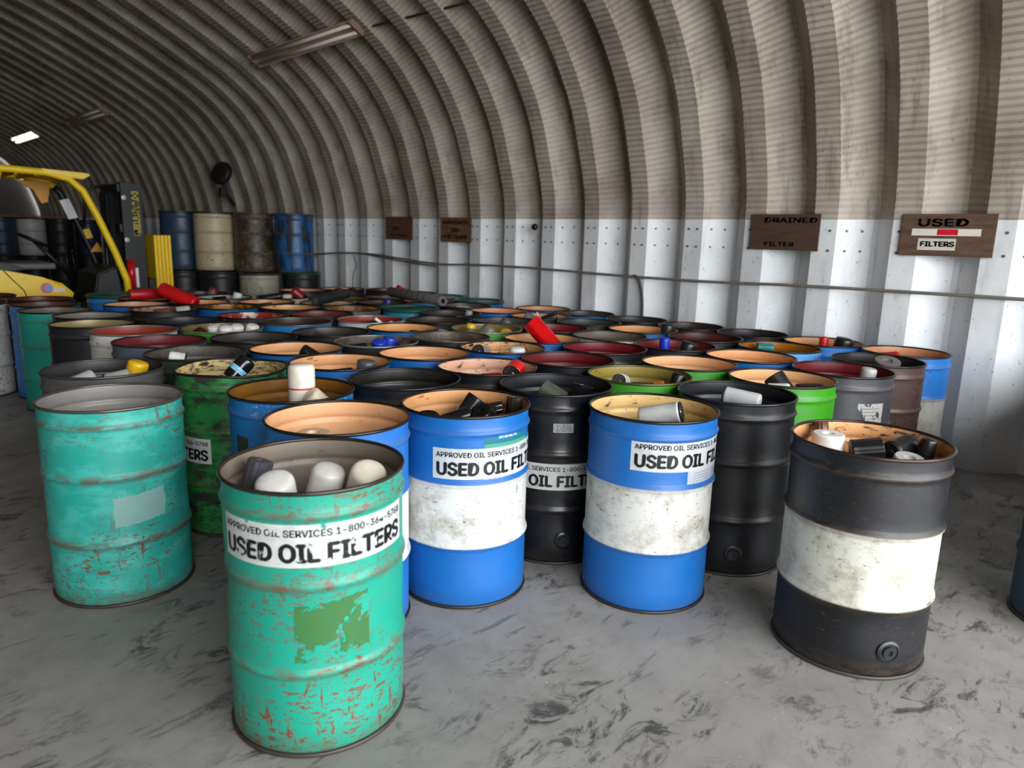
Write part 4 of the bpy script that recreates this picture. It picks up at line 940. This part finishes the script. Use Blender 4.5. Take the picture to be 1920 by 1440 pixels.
# mast
for y in (N+.22, Fr-.22):
    b = B(); b.box(3.08, 3.33, y-.06, y+.06, .1, 2.17, .006); ms = part(b, 'mast_rail', BK)
    b = B(); b.box(3.13, 3.29, y-.04, y+.09, .2, 2.13, .004); part(b, 'inner_rail', GR)
    b = B(); b.box(3.36, 3.40, y+.0, y+.1, .05, .95, .003); part(b, 'fork_shank', BK); b = B(); b.prism([(3.36, .05), (3.36, .1), (3.98, .07), (3.98, .05)], y, y+.1); part(b, 'fork', BK)
for y in (N+.38, Fr-.38):
    b = B(); b.tube([(3.02, y, .2), (3.02, y, 2.05)], .035, 12); part(b, 'lift_cylinder', plain('#26282A', .3, .3), smooth=True)
for z in (2.1, 1.6, .5): b = B(); b.box(3.05, 3.12, N+.2, Fr-.2, z-.05, z+.05, .004); part(b, 'mast_crossbar', BK)
b = B(); b.tube([(3.0, N+.5, 2.12), (2.86, N+.5, 2.1), (2.76, N+.5, 2.0), (2.72, N+.5, 1.6)], .02); part(b, 'hydraulic_hose', BK, smooth=True)
me = text_flat('HYSTER', .15, .009, .54)
for v in me.vertices: v.co = (v.co.y*1.0+3.245, N+.158, -v.co.x+1.78)
lo = link('mast_lettering', me, F, [plain('#E0CC58', .5, 0, 0.)]); lo.location = (-2.2, -10.5, 0)
for z in (1.98, 1.45, .95): b = B(); b.lathe([(.03, 0), (.03, .01), (0, .012)], 12, Matrix.Translation((3.11, N+.158, z))@Matrix.Rotation(math.pi/2, 4, 'X')); part(b, 'mast_bolt', plain('#9A9A98', .4, .5))
# fluted yellow clamp plate
pts = []; n = 4
for k in range(n):
    x = 3.41+.055*k; pts += [(x, 0), (x+.02, .018), (x+.04, .018)]
b = B()
for k in range(5): b.box(3.42+.045*k, 3.455+.045*k, N+.1, N+.5, .35, 1.52, .01)
b.box(3.43, 3.63, N+.13, N+.47, .35, 1.51, .004); part(b, 'clamp_plate', YEL)
b = B(); b.box(3.34, 3.42, N+.15, Fr-.15, .5, .95, .01); part(b, 'carriage', BK)
for x, r, w in ((2.65, .34, .2), (1.15, .27, .18)):
    for y in (N-.02, Fr+.02):
        s = 1 if y < 10.5 else -1
        m = Matrix.Translation((x, y, r))@Matrix.Rotation(-s*math.pi/2, 4, 'X'); b = B(); b.lathe([(r*.55, 0), (r*.9, 0), (r, .03), (r, w-.03), (r*.9, w), (r*.55, w)], 32, m); wv = part(b, 'tyre', BK, angle=.6)
        b = B(); b.lathe([(0, .03), (r*.2, .02), (r*.5, .04), (r*.55, .01), (r*.55, w)], 24, m); b.obj('wheel_hub', YEL, wv, angle=.6)
b = B(); b.box(1.25, 1.75, 10.3, 10.8, 1.17, 1.28, .03); part(b, 'seat', BK); b = B(); b.prism([(1.12, 1.2), (1.0, 1.75), (1.1, 1.78), (1.27, 1.24)], 10.32, 10.78, .02); part(b, 'seat_back', BK)
b = B(); b.tube([(2.16+.17*math.cos(t)*.9, 10.55+.17*math.sin(t), 1.42-.17*math.cos(t)*.45) for t in [2*math.pi*k/24 for k in range(25)]], .014, 8, False); b.tube([(2.16, 10.55, 1.42), (2.55, 10.55, .95)], .025); part(b, 'steering_wheel', BK, smooth=True)
for k in range(3): b = B(); b.tube([(2.35+.07*k, 10.15, 1.05), (2.33+.07*k, 10.15, 1.3)], .008); b.lathe([(0, -.02), (.02, 0), (0, .02)], 10, Matrix.Translation((2.33+.07*k, 10.15, 1.31))); part(b, 'lever', BK, smooth=True)
b = B(); b.box(1.75, 2.3, 10.2, 10.9, 1.08, 1.16, .02); part(b, 'console', plain('#4A4C4E', .5))
b = B(); b.tube([(3.1, N+.05, .85), (3.1, N+.05, 1.2)], .045, 16); ex = part(b, 'fire_extinguisher', plain('#B8101C', .3), smooth=True)
b = B(); b.box(3.13, 3.165, N-.02, N+.02, .85, 1.1, .004); part(b, 'white_reflector', plain('#D8D8D8', .4))
b = B(); b.lathe([(.065, 0), (.065, .002), (0, .002)], 28, Matrix.Translation((2.13, N-.001, .87))@Matrix.Rotation(math.pi/2, 4, 'X')); dc = part(b, 'round_decal', plain('#D86A80', .5))
b = B(); b.lathe([(.038, 0), (.038, .003), (0, .003)], 28, Matrix.Translation((2.15, N-.001, .87))@Matrix.Rotation(math.pi/2, 4, 'X')); part(b, 'blue_decal', plain('#5AA8D8', .5))
b = B(); b.box(2.2, 2.32, N-.003, N, .82, .87); part(b, 'white_decal', plain('#E0D8C8', .5))
b = B(); b.tube([(1.72, N-.002, 1.085), (1.78, N-.004, 1.0), (1.9, N-.004, .85), (1.95, N-.004, .65)], .006, 6); part(b, 'panel_seam', plain('#3A3210', .6))
